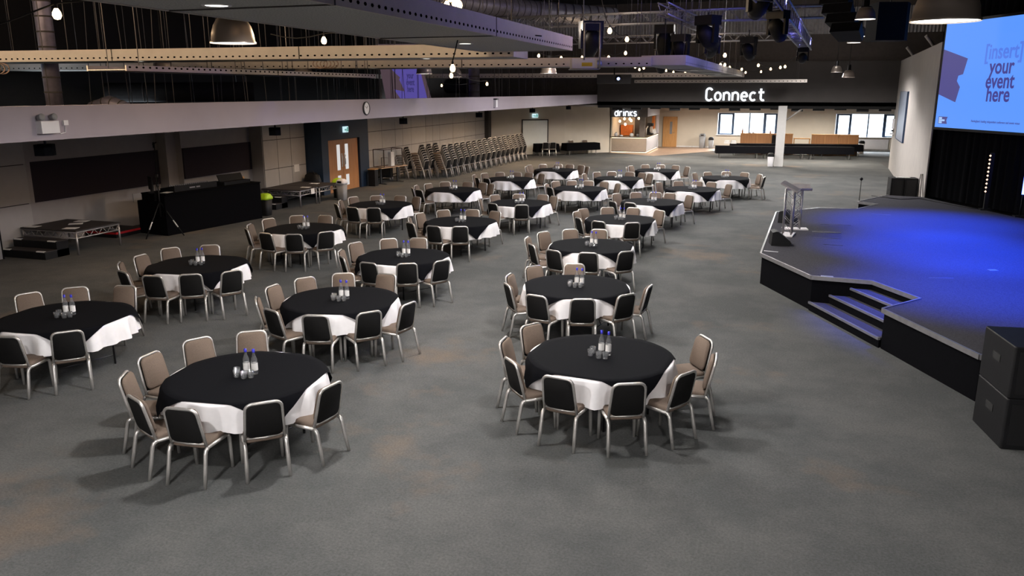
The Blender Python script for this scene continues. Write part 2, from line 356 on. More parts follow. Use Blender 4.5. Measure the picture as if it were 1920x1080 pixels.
# felt boards in the alcoves
MB().bbox((-18.65, 16.32, 1.16), (-18.60, 21.12, 2.23)).build('acoustic_board', M_ACOU, wall_left, 'long aubergine felt board')
MB().bbox((-18.1, 21.62, 1.28), (-18.04, 25.2, 2.26)).build('acoustic_board', M_ACOU, wall_left, 'shorter aubergine felt board')
MB().bbox((-18.65, 19.9, 0.72), (-18.62, 20.4, 0.98)).build('socket_panel', M_PANEL, wall_left)
struct('baseboard_left', MB().bbox((-18.5, 7, 0), (-18.46, 16.1, 0.09)), M_JOINT)
# navy portal with the double door
nv = MB().bbox((-18.4, 28.1, 0), (-16.85, 28.6, 3.37)).bbox((-18.4, 31.2, 0), (-16.85, 32.0, 3.37)).bbox((-18.4, 28.6, 2.14), (-16.85, 31.2, 3.37)).bbox((-18.4, 28.6, 0), (-17.2, 31.2, 2.14))
navy = struct('wall_portal', nv, M_NAVY)
door = struct('door_1', MB().bbox((-17.0, 28.62, 0.01), (-16.95, 28.66, 2.12)), M_DOOR)
for k, (y0, y1) in enumerate(((28.63, 29.89), (29.91, 31.17))):
    lf = MB().bbox((-16.99, y0, 0.01), (-16.935, y1, 2.12)).build('door_leaf', M_DOOR, door)
    a, b = ((0.60, 0.80) if k == 0 else (0.12, 0.32)); wdt = y1 - y0
    for z0, z1 in ((0.88, 1.92), (0.22, 0.66)):
        MB().bbox((-16.936, y0 + a * wdt, z0), (-16.928, y0 + b * wdt, z1)).build('vision_panel', M_LITP, lf)
    hy = (y1 - 0.10) if k == 0 else (y0 + 0.10)
    MB().tube([(-16.935, hy, 1.08), (-16.89, hy, 1.10), (-16.89, hy, 1.46), (-16.935, hy, 1.48)], 0.014, 6).build('pull_handle', M_ALU, lf)
    MB().bbox((-16.936, hy - 0.05, 1.0), (-16.93, hy + 0.05, 1.55)).build('push_plate', M_ALU, lf)
# far left walls behind the stacks
def wallseg(mb, a, b, z0, z1, t=0.15):
    a = Vector((*a, 0)); b = Vector((*b, 0)); d = (b - a).normalized(); n = Vector((-d.y, d.x, 0)) * t
    mb.prism([tuple(p.xy) for p in (a, b, b + n, a + n)], z0, z1); return d
wf = MB(); dA = wallseg(wf, (-17.6, 49.7), (-13.1, 52.4), 0, 3.37); wallseg(wf, (-13.1, 52.4), (-10.5, 54.6), 0, 3.37)
wall_fl = struct('wall_far_left', wf, M_BEIGEW)
angA = math.atan2(dA.y, dA.x)
d2 = struct('door_2', MB().box((0, 0, 0), (0.01, 0.01, 0.01)), M_WPL)
d2.location = (-14.84, 51.34, 0); d2.rotation_euler = (0, 0, angA)
MB().bbox((-0.83, -0.05, 0.01), (0.83, -0.005, 2.2)).build('door_panel', mat('white_door_paint', (0.84, 0.86, 0.82), 0.6, var=0.02), d2)
MB().bbox((-0.90, -0.07, 0.0), (-0.83, -0.002, 2.27)).bbox((0.83, -0.07, 0.0), (0.90, -0.002, 2.27)).bbox((-0.9, -0.07, 2.2), (0.9, -0.002, 2.27)).build('door_frame', M_JOINT, d2)
wfb = MB()
for a, b, z0, z1 in ((-10.6, -3.9, 0, 3.2), (-3.9, 0.35, 0, 0.97), (-3.9, 0.35, 2.55, 3.2), (0.35, 4.15, 0, 3.2), (4.15, 9.0, 0, 0.95), (4.15, 9.0, 2.55, 3.2), (9.0, 16, 0, 3.2)):
    wfb.bbox((a, 61.5, z0), (b, 61.75, z1))
struct('wall_far', wfb, M_BEIGEW)
struct('baseboard_far', MB().bbox((-7.2, 61.46, 0), (9, 61.5, 0.1)), M_WFRAME)
struct('wall_far_side', MB().bbox((-10.75, 54.6, 0), (-10.6, 61.6, 3.2)), M_BEIGEW)
def window(name, x0, x1, z0, z1, mull):
    y = 61.6
    wn = struct(name, MB().bbox((x0, y - 0.1, z0), (x0 + 0.05, y + 0.1, z1)).bbox((x1 - 0.05, y - 0.1, z0), (x1, y + 0.1, z1)).bbox((x0, y - 0.1, z1 - 0.05), (x1, y + 0.1, z1)), M_WFRAME)
    MB().bbox((x0 - 0.05, 61.36, z0 - 0.05), (x1 + 0.05, 61.6, z0)).build('window_sill', M_WFRAME, wn)
    for i, (a, b, opening) in enumerate(mull):
        MB().bbox((a, y, z0 + 0.02), (b, y + 0.012, z1 - 0.05)).build('pane', M_PANE, wn)
        if opening:
            f = MB(); t = 0.15
            f.bbox((a, y - 0.05, z0), (a + t, y + 0.05, z1 - 0.05)).bbox((b - t, y - 0.05, z0), (b, y + 0.05, z1 - 0.05)).bbox((a + t, y - 0.05, z1 - 0.15), (b - t, y + 0.05, z1 - 0.05)).bbox((a + t, y - 0.05, z0), (b - t, y + 0.05, z0 + 0.08))
            f.build('opening_sash', M_FRAME, wn)
        else:
            MB().bbox((b - 0.04, y - 0.03, z0), (b + 0.04, y + 0.03, z1 - 0.05)).build('mullion', M_FRAME, wn)
window('window_1', -3.9, 0.35, 0.97, 2.55, [(-3.82, -2.7, True), (-2.7, -1.62, False), (-1.62, -0.62, False), (-0.62, 0.3, True)])
window('window_2', 4.15, 9.0, 0.95, 2.55, [(4.22, 5.22, True), (5.22, 6.3, False), (6.3, 7.3, False), (7.3, 8.3, True), (8.3, 8.95, False)])
# fascia across the hall with the wall above it
fas = struct('trim_2', MB().bbox((-9.85, 47.0, 3.28), (6.07, 47.18, 5.6)), M_FASCIA)
struct('wall_upper', MB().bbox((-24, 47.2, 3.4), (16, 47.4, 9.0)), M_UPPER)
cr = MB(); n = 200
for i in range(n):
    x0 = -20 + 34.0 * i / n; x1 = x0 + 34.0 / n; xm = (x0 + x1) / 2
    cr.add([(x0, 47.1, 6.98), (xm, 47.02, 6.98), (x1, 47.1, 6.98), (x0, 47.1, 8.3), (xm, 47.02, 8.3), (x1, 47.1, 8.3)], [(0, 1, 4, 3), (1, 2, 5, 4)])
struct('trim_4', cr, M_CORR)
tr = struct('trim_5', MB().bbox((-9.8, 47.05, 3.12), (6.1, 47.12, 3.28)), M_DARK)
for i in range(14):
    MB().bbox((-9 + i * 1.1, 47.3, 2.98 + 0.04 * (i % 3)), (-8.4 + i * 1.1, 47.5, 3.18)).build('track_fitting', M_PLASTIC, tr)
# pillar
pil = struct('trim_3', MB().bbox((0.22, 47.0, 0), (0.68, 47.46, 3.28)), mat('off_white_pillar_paint', (0.62, 0.60, 0.58), 0.7, var=0.03))
MB().tube([(0.66, 47.25, 2.5), (1.5, 47.25, 3.15)], 0.05, 6).build('pillar_brace', M_RWALL, pil)
# right wall
RA = Vector((6.07, 47.0, 0)); RB = Vector((4.95, 29.5, 0)); rd = (RB - RA).normalized(); rn = Vector((-rd.y, rd.x, 0))   # rn points to the right, out of the hall
wr = MB(); wr.prism([tuple((RA - rd * 0.7).xy), tuple(RB.xy), tuple((RB + rn * 0.04).xy), tuple((RA - rd * 0.7 + rn * 0.3).xy)], 0, 5.58)
wall_right = struct('wall_right', wr, M_RWALL)
MB().prism([(6.12, 47.7), (6.5, 47.7), (6.5, 52.0), (6.12, 52.0)], 0, 0.01).build('threshold', M_JOINT, wall_right)
for s_ in (6.0, 14.3):
    p = RA + rd * s_
    MB().tube([(p.x - 0.25, p.y - 0.2, 5.95), (p.x + 0.15, p.y, 5.5)], 0.06, 6).build('wall_tie', M_RWALL, wall_right)
# hanging rods of the low ceiling in the void (parts of the ceiling)
rods = []
for i in range(95):
    x = -10.4 - 10.5 * random.random() ** 1.1; y = 18.5 + 27 * random.random() if x > -15 else 14 + 31 * random.random()
    q = random.uniform(-0.25, 0.25) if random.random() < 0.35 else 0.0
    rods.append((x, y, 3.47, x + q, y + q * 0.6, 9.0))
for x, y, z0, x2, y2, z1 in rods:
    MB().tube([(x, y, z0), (x2, y2, z1)], 0.010, 4).build('hanger_rod', M_ROD, ceil)
# ================================================================== STAGE
ND = Vector((-0.413, 0.911, 0)); NN = Vector((-0.911, -0.413, 0))       # along the stage, and towards the hall
A, B_, C_, D_, E_, F_ = (-0.05, 17.73), (0.90, 15.73), (1.95, 15.65), (2.58, 14.5), (1.89, 13.61), (2.83, 11.47)
FRONT = [(2.53, 25.55), (1.48, 25.45), (0.27, 24.15), A, B_, C_, D_, E_, F_, (3.45, 11.3)]
POLY = FRONT + [(7.2, 11.2), (12.0, 13.2), (4.85, 29.2), (3.85, 29.39), (2.73, 27.35), (3.27, 26.88)]
stage = thing('stage', 'low black stage with blue-lit carpet and notched steps at right', 'stage', (0, 0, 0))
MB().prism(POLY, 0.62, 0.66).build('deck', M_STAGE, stage)
sk = MB()
def inset(poly, d):
    out = []; n = len(poly)
    for i in range(n):
        p0, p1, p2 = Vector(poly[i - 1]), Vector(poly[i]), Vector(poly[(i + 1) % n])
        e1 = (p1 - p0).normalized(); e2 = (p2 - p1).normalized()
        n1 = Vector((-e1.y, e1.x)); n2 = Vector((-e2.y, e2.x)); k = 1 + n1.dot(n2)
        q = p1 + (n1 + n2) * (d / max(k, 0.3)); out.append((q.x, q.y))
    return out
sk.prism(inset(POLY, 0.03), 0.0, 0.62).build('black_skirt', M_BLACK, stage)
loop = [(3.85, 29.39), (2.73, 27.35), (3.27, 26.88)] + FRONT
for a, b in zip(loop, loop[1:]):
    a3 = Vector((*a, 0)); b3 = Vector((*b, 0)); L = (b3 - a3).length
    if L < 0.02: continue
    ang = math.atan2((b3 - a3).y, (b3 - a3).x); c = (a3 + b3) / 2
    MB().box((c.x, c.y, 0.635), (L, 0.035, 0.075), rz=ang).build('edge_trim', M_NOSE, stage)
for k, z in enumerate((0.165, 0.33, 0.495)):
    t = k / 3.0
    l = lambda p, q, t=t: Vector(p).lerp(Vector(q), t)
    p0 = l(B_, C_); p1 = l(E_, D_)
    q0 = Vector(B_).lerp(Vector(C_), min(1, t + 0.34)); q1 = Vector(E_).lerp(Vector(D_), min(1, t + 0.34))
    st = MB().prism([tuple(p0), tuple(q0), tuple(q1), tuple(p1)][::-1], 0.0, z - 0.03).build('step', M_BLACK, stage)
    MB().prism([tuple(p0), tuple(q0), tuple(q1), tuple(p1)][::-1], z - 0.03, z).build('tread', M_STAGE, st)
    ang = math.atan2((p1 - p0).y, (p1 - p0).x); c = (p0 + p1) / 2
    MB().box((c.x, c.y, z - 0.012), ((p1 - p0).length, 0.04, 0.04), rz=ang).build('nosing', M_NOSE, st)
# far notch steps
l0, l1 = Vector((2.53, 25.55)), Vector((3.27, 26.88)); m0, m1 = Vector((1.48, 25.45)), Vector((2.73, 27.35))
for k, z in enumerate((0.22, 0.44)):
    a, b = m0.lerp(l0, k / 2), m1.lerp(l1, k / 2); a2, b2 = m0.lerp(l0, (k + 1) / 2), m1.lerp(l1, (k + 1) / 2)
    MB().prism([tuple(a), tuple(a2), tuple(b2), tuple(b)][::-1], 0, z).build('step', M_BLACK, stage)
# black drape behind the stage
P0 = Vector((5.34, 29.14, 0))
dr = MB(); n = 260; pts = []
for i in range(n + 1):
    s = 0.80 - 15.0 * i / n; wv = 0.045 * math.sin(s * 21) + 0.03 * math.sin(s * 47 + 1)
    pts.append(P0 + ND * s + NN * wv)
vs = [(p.x, p.y, z) for z in (0.66, 8.6) for p in pts]; m_ = n + 1
dr.add(vs, [(i, i + 1, i + 1 + m_, i + m_) for i in range(n)], True)
dr.build('stage_curtain', M_BLACK)
tag(bpy.data.objects['stage_curtain'], 'tall black pleated drape hung behind the stage', 'curtain')
struct('wall_stage', MB().prism([tuple((P0 + ND * 0.6 - NN * 0.5).xy), tuple((P0 - ND * 15 - NN * 0.5).xy), tuple((P0 - ND * 15 - NN * 0.7).xy), tuple((P0 + ND * 0.6 - NN * 0.7).xy)], 0, 9.0), M_DARK)
# projection screen
SC = P0 + ND * (-2.53) + NN * 0.25; SC.z = 4.515
SW, SH = 5.66, 3.17
MS = frame(SC, -ND, (0, 0, 1))                        # local x to the viewer's right, y up, z towards the hall
scr = thing('projection_screen', 'large lit blue projection screen above the stage with purple shape', 'screen', SC)
scr.matrix_world = MS
MB().box((0, 0, -0.035), (SW + 0.16, SH + 0.16, 0.05)).build('screen_frame', M_PLASTIC, scr)
MB().bbox((-SW / 2, -SH / 2, -0.008), (SW / 2, SH / 2, 0.0)).build('screen_surface', M_SCR, scr)
I4 = Matrix.Identity(4)
x0 = -SW / 2
shape = [(x0, 0.82), (x0 + 1.20, 0.50), (x0 + 1.07, 0.04), (x0 + 0.86, 0.0), (x0 + 0.82, -0.16), (x0 + 1.0, -0.34), (x0 + 0.87, -0.80), (x0, -0.56)]
MB().prism(shape[::-1], 0.0005, 0.002).build('purple_shape', M_SCRN, scr)
for body, y, m in (('[insert]', 0.45, M_SCRL), ('your', 0.03, M_SCRT), ('event', -0.375, M_SCRT), ('here', -0.75, M_SCRT)):
    text(body, 0.61, (-0.12, y, 0.004), I4, m, scr, 'screen_word', 'CENTER', 0.011, 0.86)
text("Nottingham's leading independent conference and events venue", 0.098, (-0.10, -1.37, 0.003), I4, M_SCRT, scr, 'small_line', 'CENTER', 0.0, 0.80)['kind'] = 'stuff'
lg = MB().prism([(x0 + 0.15, -1.47), (x0 + 0.60, -1.47), (x0 + 0.55, -1.36), (x0 + 0.60, -1.25), (x0 + 0.15, -1.25)], 0.001, 0.003).build('logo', M_SCRN, scr)
MB().bbox((x0 + 0.18, -1.325, 0.003), (x0 + 0.33, -1.27, 0.005)).bbox((x0 + 0.18, -1.39, 0.003), (x0 + 0.47, -1.335, 0.005)).bbox((x0 + 0.18, -1.455, 0.003), (x0 + 0.34, -1.40, 0.005)).build('logo_bars', M_SCRW, lg)
# led batten and blue tube against the drape
bt = P0 + ND * (-2.68) + NN * 0.35
b_ = thing('light_batten', 'upright batten of ten amber lamps on the black drape', 'stage light', (bt.x, bt.y, 0.66))
MB().bbox((-0.05, -0.05, 0), (0.05, 0.05, 1.65)).bbox((-0.15, -0.15, 0), (0.15, 0.15, 0.03)).build('batten_body', M_PLASTIC, b_)
for i in range(10):
    T = Matrix.Translation((NN.x * 0.06, NN.y * 0.06, 0.54 + i * 0.115))
    MB().lathe([(0.0, -0.03), (0.027, -0.015), (0.034, 0.0), (0.027, 0.015), (0.0, 0.03)], 8, M=T).build('lamp_cell', M_BATTEN, b_)
tb = P0 + ND * (-4.02) + NN * 0.3
b_ = thing('led_tube', 'glowing blue-white led tube standing at right edge of stage', 'stage light', (tb.x, tb.y, 0.66))
MB().tube([(0, 0, 0.62), (0, 0, 1.75)], 0.035, 8).build('glowing_tube', M_BLUELED, b_)
MB().tube([(0, 0, 0.0), (0, 0, 0.62)], 0.02, 6).bbox((-0.15, -0.15, 0), (0.15, 0.15, 0.03)).build('tube_stand', M_PLASTIC, b_)
# lecterns
def lectern(x, y, rz, label, tilt, h=1.13):
    t = thing('lectern', label, 'lectern', (x, y, 0.66), rz, 'truss lecterns on the stage')
    MB().bbox((-0.30, -0.16, 0), (0.30, 0.16, 0.025)).build('base_plate', mat('white_base_plate', (0.75, 0.72, 0.74), 0.5), t)
    for s in (-0.10, 0.10):
        for q in (-0.10, 0.10): MB().tube([(s, q, 0.025), (s, q, h)], 0.018, 6).build('upright_tube', M_TRUSS, t)
    lat = MB()
    n = 5
    for i in range(n):
        z0 = 0.05 + (h - 0.1) * i / n; z1 = 0.05 + (h - 0.1) * (i + 1) / n
        for q in (-0.10, 0.10):
            lat.tube([(-0.1, q, z0), (0.1, q, z1)], 0.008, 4); lat.tube([(0.1, q, z0), (-0.1, q, z1)], 0.008, 4)
        for s in (-0.10, 0.10): lat.tube([(s, -0.1, z0), (s, 0.1, z1)], 0.008, 4)
    lat.build('lattice', M_TRUSS, t)
    M = Matrix.Translation((0, 0, h + 0.04)) @ Matrix.Rotation(tilt, 4, 'X')
    MB().box((0, 0, 0), (0.60, 0.44, 0.035), M).build('reading_top', mat('greige_lectern_top', (0.30, 0.27, 0.27), 0.5), t)
    MB().box((0, -0.215, 0.03), (0.60, 0.015, 0.03), M).build('paper_lip', M_ALU, t)
lectern(0.52, 20.3, R(82), 'taller truss lectern with steeply tilted top near stage edge', R(27), 1.13)
lectern(0.72, 21.25, R(8), 'lower truss lectern with level-looking top behind the tilted one', R(12), 1.02)
# wedge monitors
def wedge(x, y, rz, label):
    t = thing('wedge_monitor', label, 'speaker', (x, y, 0.66), rz, 'wedge monitors on the stage')
    pr = [(x_ * 0.78, y_ * 0.78) for x_, y_ in ((-0.26, 0.0), (0.24, 0.0), (0.30, 0.10), (-0.12, 0.42), (-0.24, 0.38))]
    T = Matrix.Rotation(R(90), 4, 'X')
    MB().prism(pr, -0.21, 0.21, T).build('cabinet', M_PLASTIC, t)
    T2 = Matrix.Translation((0.074, 0, 0.209)) @ Matrix.Rotation(R(37.3), 4, 'Y')
    MB().box((0, 0, 0), (0.36, 0.36, 0.012), T2).build('grille', mat('speaker_grille', (0.010, 0.010, 0.011), 0.5, 0.2, var=0.3, scale=90), t)
    MB().tube([(0.20, -0.10, 0.07), (0.25, -0.07, 0.055), (0.25, 0.07, 0.055), (0.20, 0.10, 0.07)], 0.012, 6).build('handle', M_STEEL, t)
wedge(0.33, 18.95, R(8), 'nearer black wedge monitor in front of the tilted lectern')
wedge(0.57, 22.3, R(-20), 'farther black wedge monitor behind the tilted lectern')
# small things on stage
tag(MB().box((4.29, 17.35, 0.664), (0.16, 0.12, 0.008), rz=0.3).build('floor_plate', M_BOARD), 'small pale plate lying on the blue-lit stage carpet', 'plate')
def strip(x, y, L, wd, rz, label, m=M_PLASTIC):
    tag(MB().box((x, y, 0.6625), (L, wd, 0.005), rz=rz).build('tape_strip', m), label, 'tape')
strip(1.46, 21.0, 0.66, 0.17, R(4), 'broad dark tape strip right of the lower lectern')
strip(1.42, 20.1, 0.6, 0.05, R(4), 'thin dark tape strip in front of the broad strip')
strip(1.5, 19.25, 0.42, 0.04, R(-3), 'short black tape dash nearest the wedge monitors')
strip(1.75, 22.3, 0.75, 0.04, R(3), 'thin dark tape line behind the broad strip')
strip(3.2, 16.3, 0.45, 0.012, R(15), 'thin pale scratch of tape on the blue carpet', M_BOARD)
strip(3.1, 24.6, 0.5, 0.014, R(-10), 'pale tape line on the brightest blue carpet', M_BOARD)
strip(0.16, 18.02, 0.3, 0.05, R(-12), 'pale tape at the near left stage corner', M_WPL)
strip(1.18, 15.8, 0.22, 0.1, R(0), 'pale tape patch beside the stage steps', M_BOARD)
tag(MB().tube([(3.3, 29.0, 0.672), (4.1, 28.3, 0.672), (4.7, 28.7, 0.672), (5.6, 27.0, 0.672), (6.2, 26.3, 0.672)], 0.012, 5).build('stage_cable', M_RUBBER), 'thin black cable lying along the foot of the stage drape', 'cable')
# subwoofers
def subs(x, y, z, rz, label, w, d, h, group):
    t = thing('subwoofer', label, 'speaker', (x, y, z), rz, group)
    MB().rings([[(px, py, zz) for px, py in rrect(w - 2 * i, d - 2 * i, 0.02, 2)] for i, zz in ((0.008, 0), (0, 0.012), (0, h - 0.012), (0.008, h))], smooth=False).build('cabinet', M_PLASTIC, t)
    MB().box((0, -d / 2 - 0.006, h / 2), (w - 0.12, 0.014, h - 0.12)).build('grille', MATS['speaker_grille'], t)
    for s in (-1, 1): MB().box((s * (w / 2 + 0.001), 0, h * 0.6), (0.012, 0.2, 0.09)).build('handle_recess', M_RUBBER, t)
subs(3.19, 10.42, 0, R(8), 'lower black subwoofer of the stack at the right frame edge', 0.92, 0.86, 0.62, 'subwoofers at the near stage corner')
subs(3.19, 10.42, 0.625, R(8), 'upper black subwoofer of the stack at the right frame edge', 0.92, 0.86, 0.62, 'subwoofers at the near stage corner')
subs(4.34, 31.5, 0, R(4), 'left black subwoofer below the cream wall beyond the stage', 0.44, 0.6, 1.06, 'subwoofers beyond the stage')
subs(4.79, 31.53, 0, R(4), 'right black subwoofer below the cream wall beyond the stage', 0.44, 0.6, 1.06, 'subwoofers beyond the stage')
tag(MB().box((4.55, 31.5, 1.07), (0.45, 0.2, 0.015), rz=0.1).build('paper_sheets', M_PAPER), 'white papers lying on the far black subwoofers', 'paper')
t = thing('microphone_stand', 'short black microphone stand beyond the far stage notch', 'microphone stand', (3.0, 29.6, 0))
MB().lathe([(0.13, 0), (0.13, 0.02), (0.02, 0.035)], 12, cap0=True, cap1=True).build('round_base', M_PLASTIC, t)
MB().tube([(0, 0, 0.03), (0, 0, 1.1)], 0.012, 6).build('pole', M_PLASTIC, t)
MB().lathe([(0.02, 1.1), (0.05, 1.13), (0.055, 1.17), (0.03, 1.2), (0.0, 1.21)], 10).build('microphone_head', M_PLASTIC, t)
t = thing('guitar_stand', 'thin black folding stand leaning beside the drape end', 'stand', (4.78, 29.2, 0.66))
for q in (-0.1, 0.02, 0.1): MB().tube([(q, 0, 0), (q * 0.3, 0.05, 0.75)], 0.012, 5).build('strut', M_PLASTIC, t)
# board and light switch on the right wall
bc = RA + rd * 5.2 - rn * 0.04
t = thing('wall_board', 'tall pale blue board hung on the cream right wall', 'board', (bc.x, bc.y, 2.92), math.atan2(rd.y, rd.x))
MB().bbox((-2.0, -0.03, -1.1), (2.0, 0.03, 1.1)).build('board_face', M_BOARD, t)
MB().bbox((2.0, -0.04, -1.12), (2.06, 0.04, 1.12)).bbox((-2.06, -0.04, -1.12), (-2.0, 0.04, 1.12)).bbox((-2.0, -0.04, 1.1), (2.0, 0.04, 1.12)).bbox((-2.0, -0.04, -1.12), (2.0, 0.04, -1.1)).build('board_frame', M_FRAME, t)
bc = RA + rd * 0.35 - rn * 0.06
t = thing('wall_unit', 'white wall unit with a short shelf beside the board', 'wall unit', (bc.x, bc.y, 2.1), math.atan2(rd.y, rd.x))
MB().bbox((-0.15, -0.05, 0.05), (0.15, 0.05, 0.55)).build('unit_body', M_WPL, t)
MB().bbox((-0.2, -0.12, -0.25), (0.2, 0.05, -0.18)).build('unit_shelf', M_WPL, t)
MB().bbox((-0.08, -0.06, -0.1), (0.08, 0.04, -0.02)).build('dark_knob', M_PLASTIC, t)
# ================================================================== BANQUET CHAIRS
# chair: origin on the floor below the seat centre, sitter looks along +y
TILT = R(13)
MBK = Matrix.Translation((0, -0.198, 0.455)) @ Matrix.Rotation(TILT, 4, 'X')          # plane of the back, local z up the back
def back_frame_pts():
    pts = [(-0.205, 0, -0.03), (-0.198, 0, 0.16), (-0.190, 0, 0.345)]
    for k in range(1, 6):
        a = R(180 - 18 * k); pts.append((-0.115 + 0.075 * math.cos(a), 0, 0.355 + 0.075 * math.sin(a)))
    return pts + [(-x, y, z) for x, y, z in reversed(pts)]
def chair_meshes():
    C = {}
    C['seat'] = pad(0.42, 0.43, 0.075, 0.06, 0.02, Matrix.Translation((0, 0.01, 0.40)), 0.40, 3).mesh('seat', M_BEIGE)
    Mf = MBK @ Matrix.Translation((0, 0.012, 0.19)) @ Matrix.Rotation(R(-90), 4, 'X') @ Matrix.Rotation(PI, 4, 'Z')
    C['backrest'] = pad(0.385, 0.40, 0.045, 0.07, 0.018, MBK @ Matrix.Translation((0, 0.058, 0.222)) @ Matrix.Rotation(R(90), 4, 'X'), 0.365, 3).mesh('backrest', M_BEIGE)
    C['back_panel'] = pad(0.385, 0.405, 0.012, 0.065, 0.004, MBK @ Matrix.Translation((0, -0.004, 0.213)) @ Matrix.Rotation(R(90), 4, 'X'), 0.35, 3).mesh('back_panel', M_BACK)
    C['back_frame'] = MB().tube(back_frame_pts(), 0.0175, 7, MBK).tube([(-0.20, 0.0, 0.005), (0, -0.012, -0.002), (0.20, 0.0, 0.005)], 0.012, 6, MBK).mesh('back_frame', M_ALU)
    def leg(pts): return MB().tube(pts, [0.0225] * (len(pts) - 1) + [0.018], 7).mesh('leg', M_ALU)
    C['legs'] = []
    for s in (-1, 1):
        x = 0.213 * s
        C['legs'].append(leg([(x, 0.17, 0.405), (x, 0.20, 0.39), (x * 1.0, 0.213, 0.355), (x * 1.01, 0.215, 0.2), (x * 1.03, 0.218, 0.0)]))
        C['legs'].append(leg([(x, -0.19, 0.415), (x, -0.225, 0.395), (x * 1.0, -0.24, 0.36), (x * 1.02, -0.275, 0.18), (x * 1.05, -0.315, 0.0)]))
    C['rails'] = [MB().tube([(0.213 * s, 0.175, 0.405), (0.213 * s, -0.195, 0.415)], 0.021, 7).mesh('side_rail', M_ALU) for s in (-1, 1)]
    return C
CM = chair_meshes()
def make_chair(name, loc, rz, label, group):
    t = thing(name, label, 'chair', loc, rz, group)
    for k in ('seat', 'backrest', 'back_panel', 'back_frame'): link(k, CM[k], t)
    for m in CM['legs']: link('leg', m, t)
    for m in CM['rails']: link('side_rail', m, t)
    return t
# stacked chairs: same chair, three parts
def join_mesh(name, meshes, m):
    b = MB()
    for me in meshes: b.add([tuple(v.co) for v in me.vertices], [tuple(p.vertices) for p in me.polygons], True)
    return b.mesh(name, m)
SM_FRAME = join_mesh('frame', [CM['back_frame']] + CM['legs'] + CM['rails'], M_ALUD)

# ================================================================== ROUND TABLES
TR = 0.915
def white_cloth():
    n = 96; b = MB(); rings = []
    def ring(fr): return [fr(2 * PI * k / n) for k in range(n)]
    for r in (0.3, 0.6, 0.88): rings.append(ring(lambda a, r=r: (r * math.cos(a), r * math.sin(a), 0.7635)))
    for d in (0.0, 0.03, 0.10, 0.18, 0.25, 0.315):
        def fr(a, d=d):
            wv = (math.sin(a * 19 + 0.6 * math.sin(a * 3)) * 0.6 + math.sin(a * 11 + 1.3) * 0.4)
            q = d / 0.30; r = TR + 0.004 + 0.010 * min(1, q * 6) + 0.028 * q + 0.058 * wv * q ** 0.8
            z = 0.7635 - d - (0.004 if d == 0 else 0) + 0.012 * math.sin(a * 4 + 1) * q
            return (r * math.cos(a), r * math.sin(a), z)
        rings.append(ring(fr))
    fs = [(i * n + k, i * n + (k + 1) % n, (i + 1) * n + (k + 1) % n, (i + 1) * n + k) for i in range(len(rings) - 1) for k in range(n)]
    b.add([p for r in rings for p in r], fs, True); b.f.append(tuple(range(n))[::-1]); b.sm.append(True); b.f = [f[::-1] for f in b.f]
    return b.mesh('round_tablecloth', M_WHITE)
def overlay_cloth():
    """square of half side .885 laid on the round top, its four corners hanging down"""
    n = 128; h = 0.885; RR = TR + 0.012; b = MB(); rings = []
    def rho(a): return h / max(abs(math.cos(a)), abs(math.sin(a)))
    for t in (0.3, 0.65, 0.9, 1.0):
        rings.append([(t * min(rho(a), RR) * math.cos(a), t * min(rho(a), RR) * math.sin(a), 0.769) for a in (2 * PI * (k + 0.5) / n for k in range(n))])
    for t in (0.05, 0.35, 0.7, 1.0):
        row = []
        for k in range(n):
            a = 2 * PI * (k + 0.5) / n; over = max(rho(a) - RR, 0.0005) * t
            q = min(1, over / 0.05)
            wv = math.sin(a * 26) * 0.012 * min(1, over / 0.2)
            r = min(rho(a), RR) + 0.024 * q + 0.27 * over + wv
            row.append((r * math.cos(a), r * math.sin(a), 0.769 - over * 0.985 - 0.004 * q))
        rings.append(row)
    fs = [(i * n + k, i * n + (k + 1) % n, (i + 1) * n + (k + 1) % n, (i + 1) * n + k) for i in range(len(rings) - 1) for k in range(n)]
    b.add([p for r in rings for p in r], fs, True); b.f.append(tuple(range(n))[::-1]); b.sm.append(True); b.f = [f[::-1] for f in b.f]
    return b.mesh('square_overlay', M_OVER)
ME_WHITE, ME_OVER = white_cloth(), overlay_cloth()
ME_TOP = MB().lathe([(0.0, 0.735), (TR - 0.01, 0.735), (TR, 0.745), (TR, 0.754), (TR - 0.01, 0.76), (0, 0.76)], 48).mesh('tabletop', M_TOP)
def leg_frame(s):
    x = 0.46 * s
    return MB().tube([(x, -0.42, 0.0), (x, -0.42, 0.70), (x, 0.42, 0.70), (x, 0.42, 0.0)], 0.016, 6).tube([(x, -0.42, 0.14), (x, 0.42, 0.14)], 0.01, 5).tube([(x, 0, 0.14), (x * 0.75, 0, 0.42), (0.02 * s, 0, 0.715)], 0.009, 5)
ME_LEGS = [leg_frame(s).mesh('folding_leg', M_STEEL) for s in (-1, 1)]
ME_APRON = MB().lathe([(0.80, 0.735), (0.80, 0.70), (0.78, 0.70), (0.78, 0.735)], 32).mesh('apron_rim', M_STEEL)
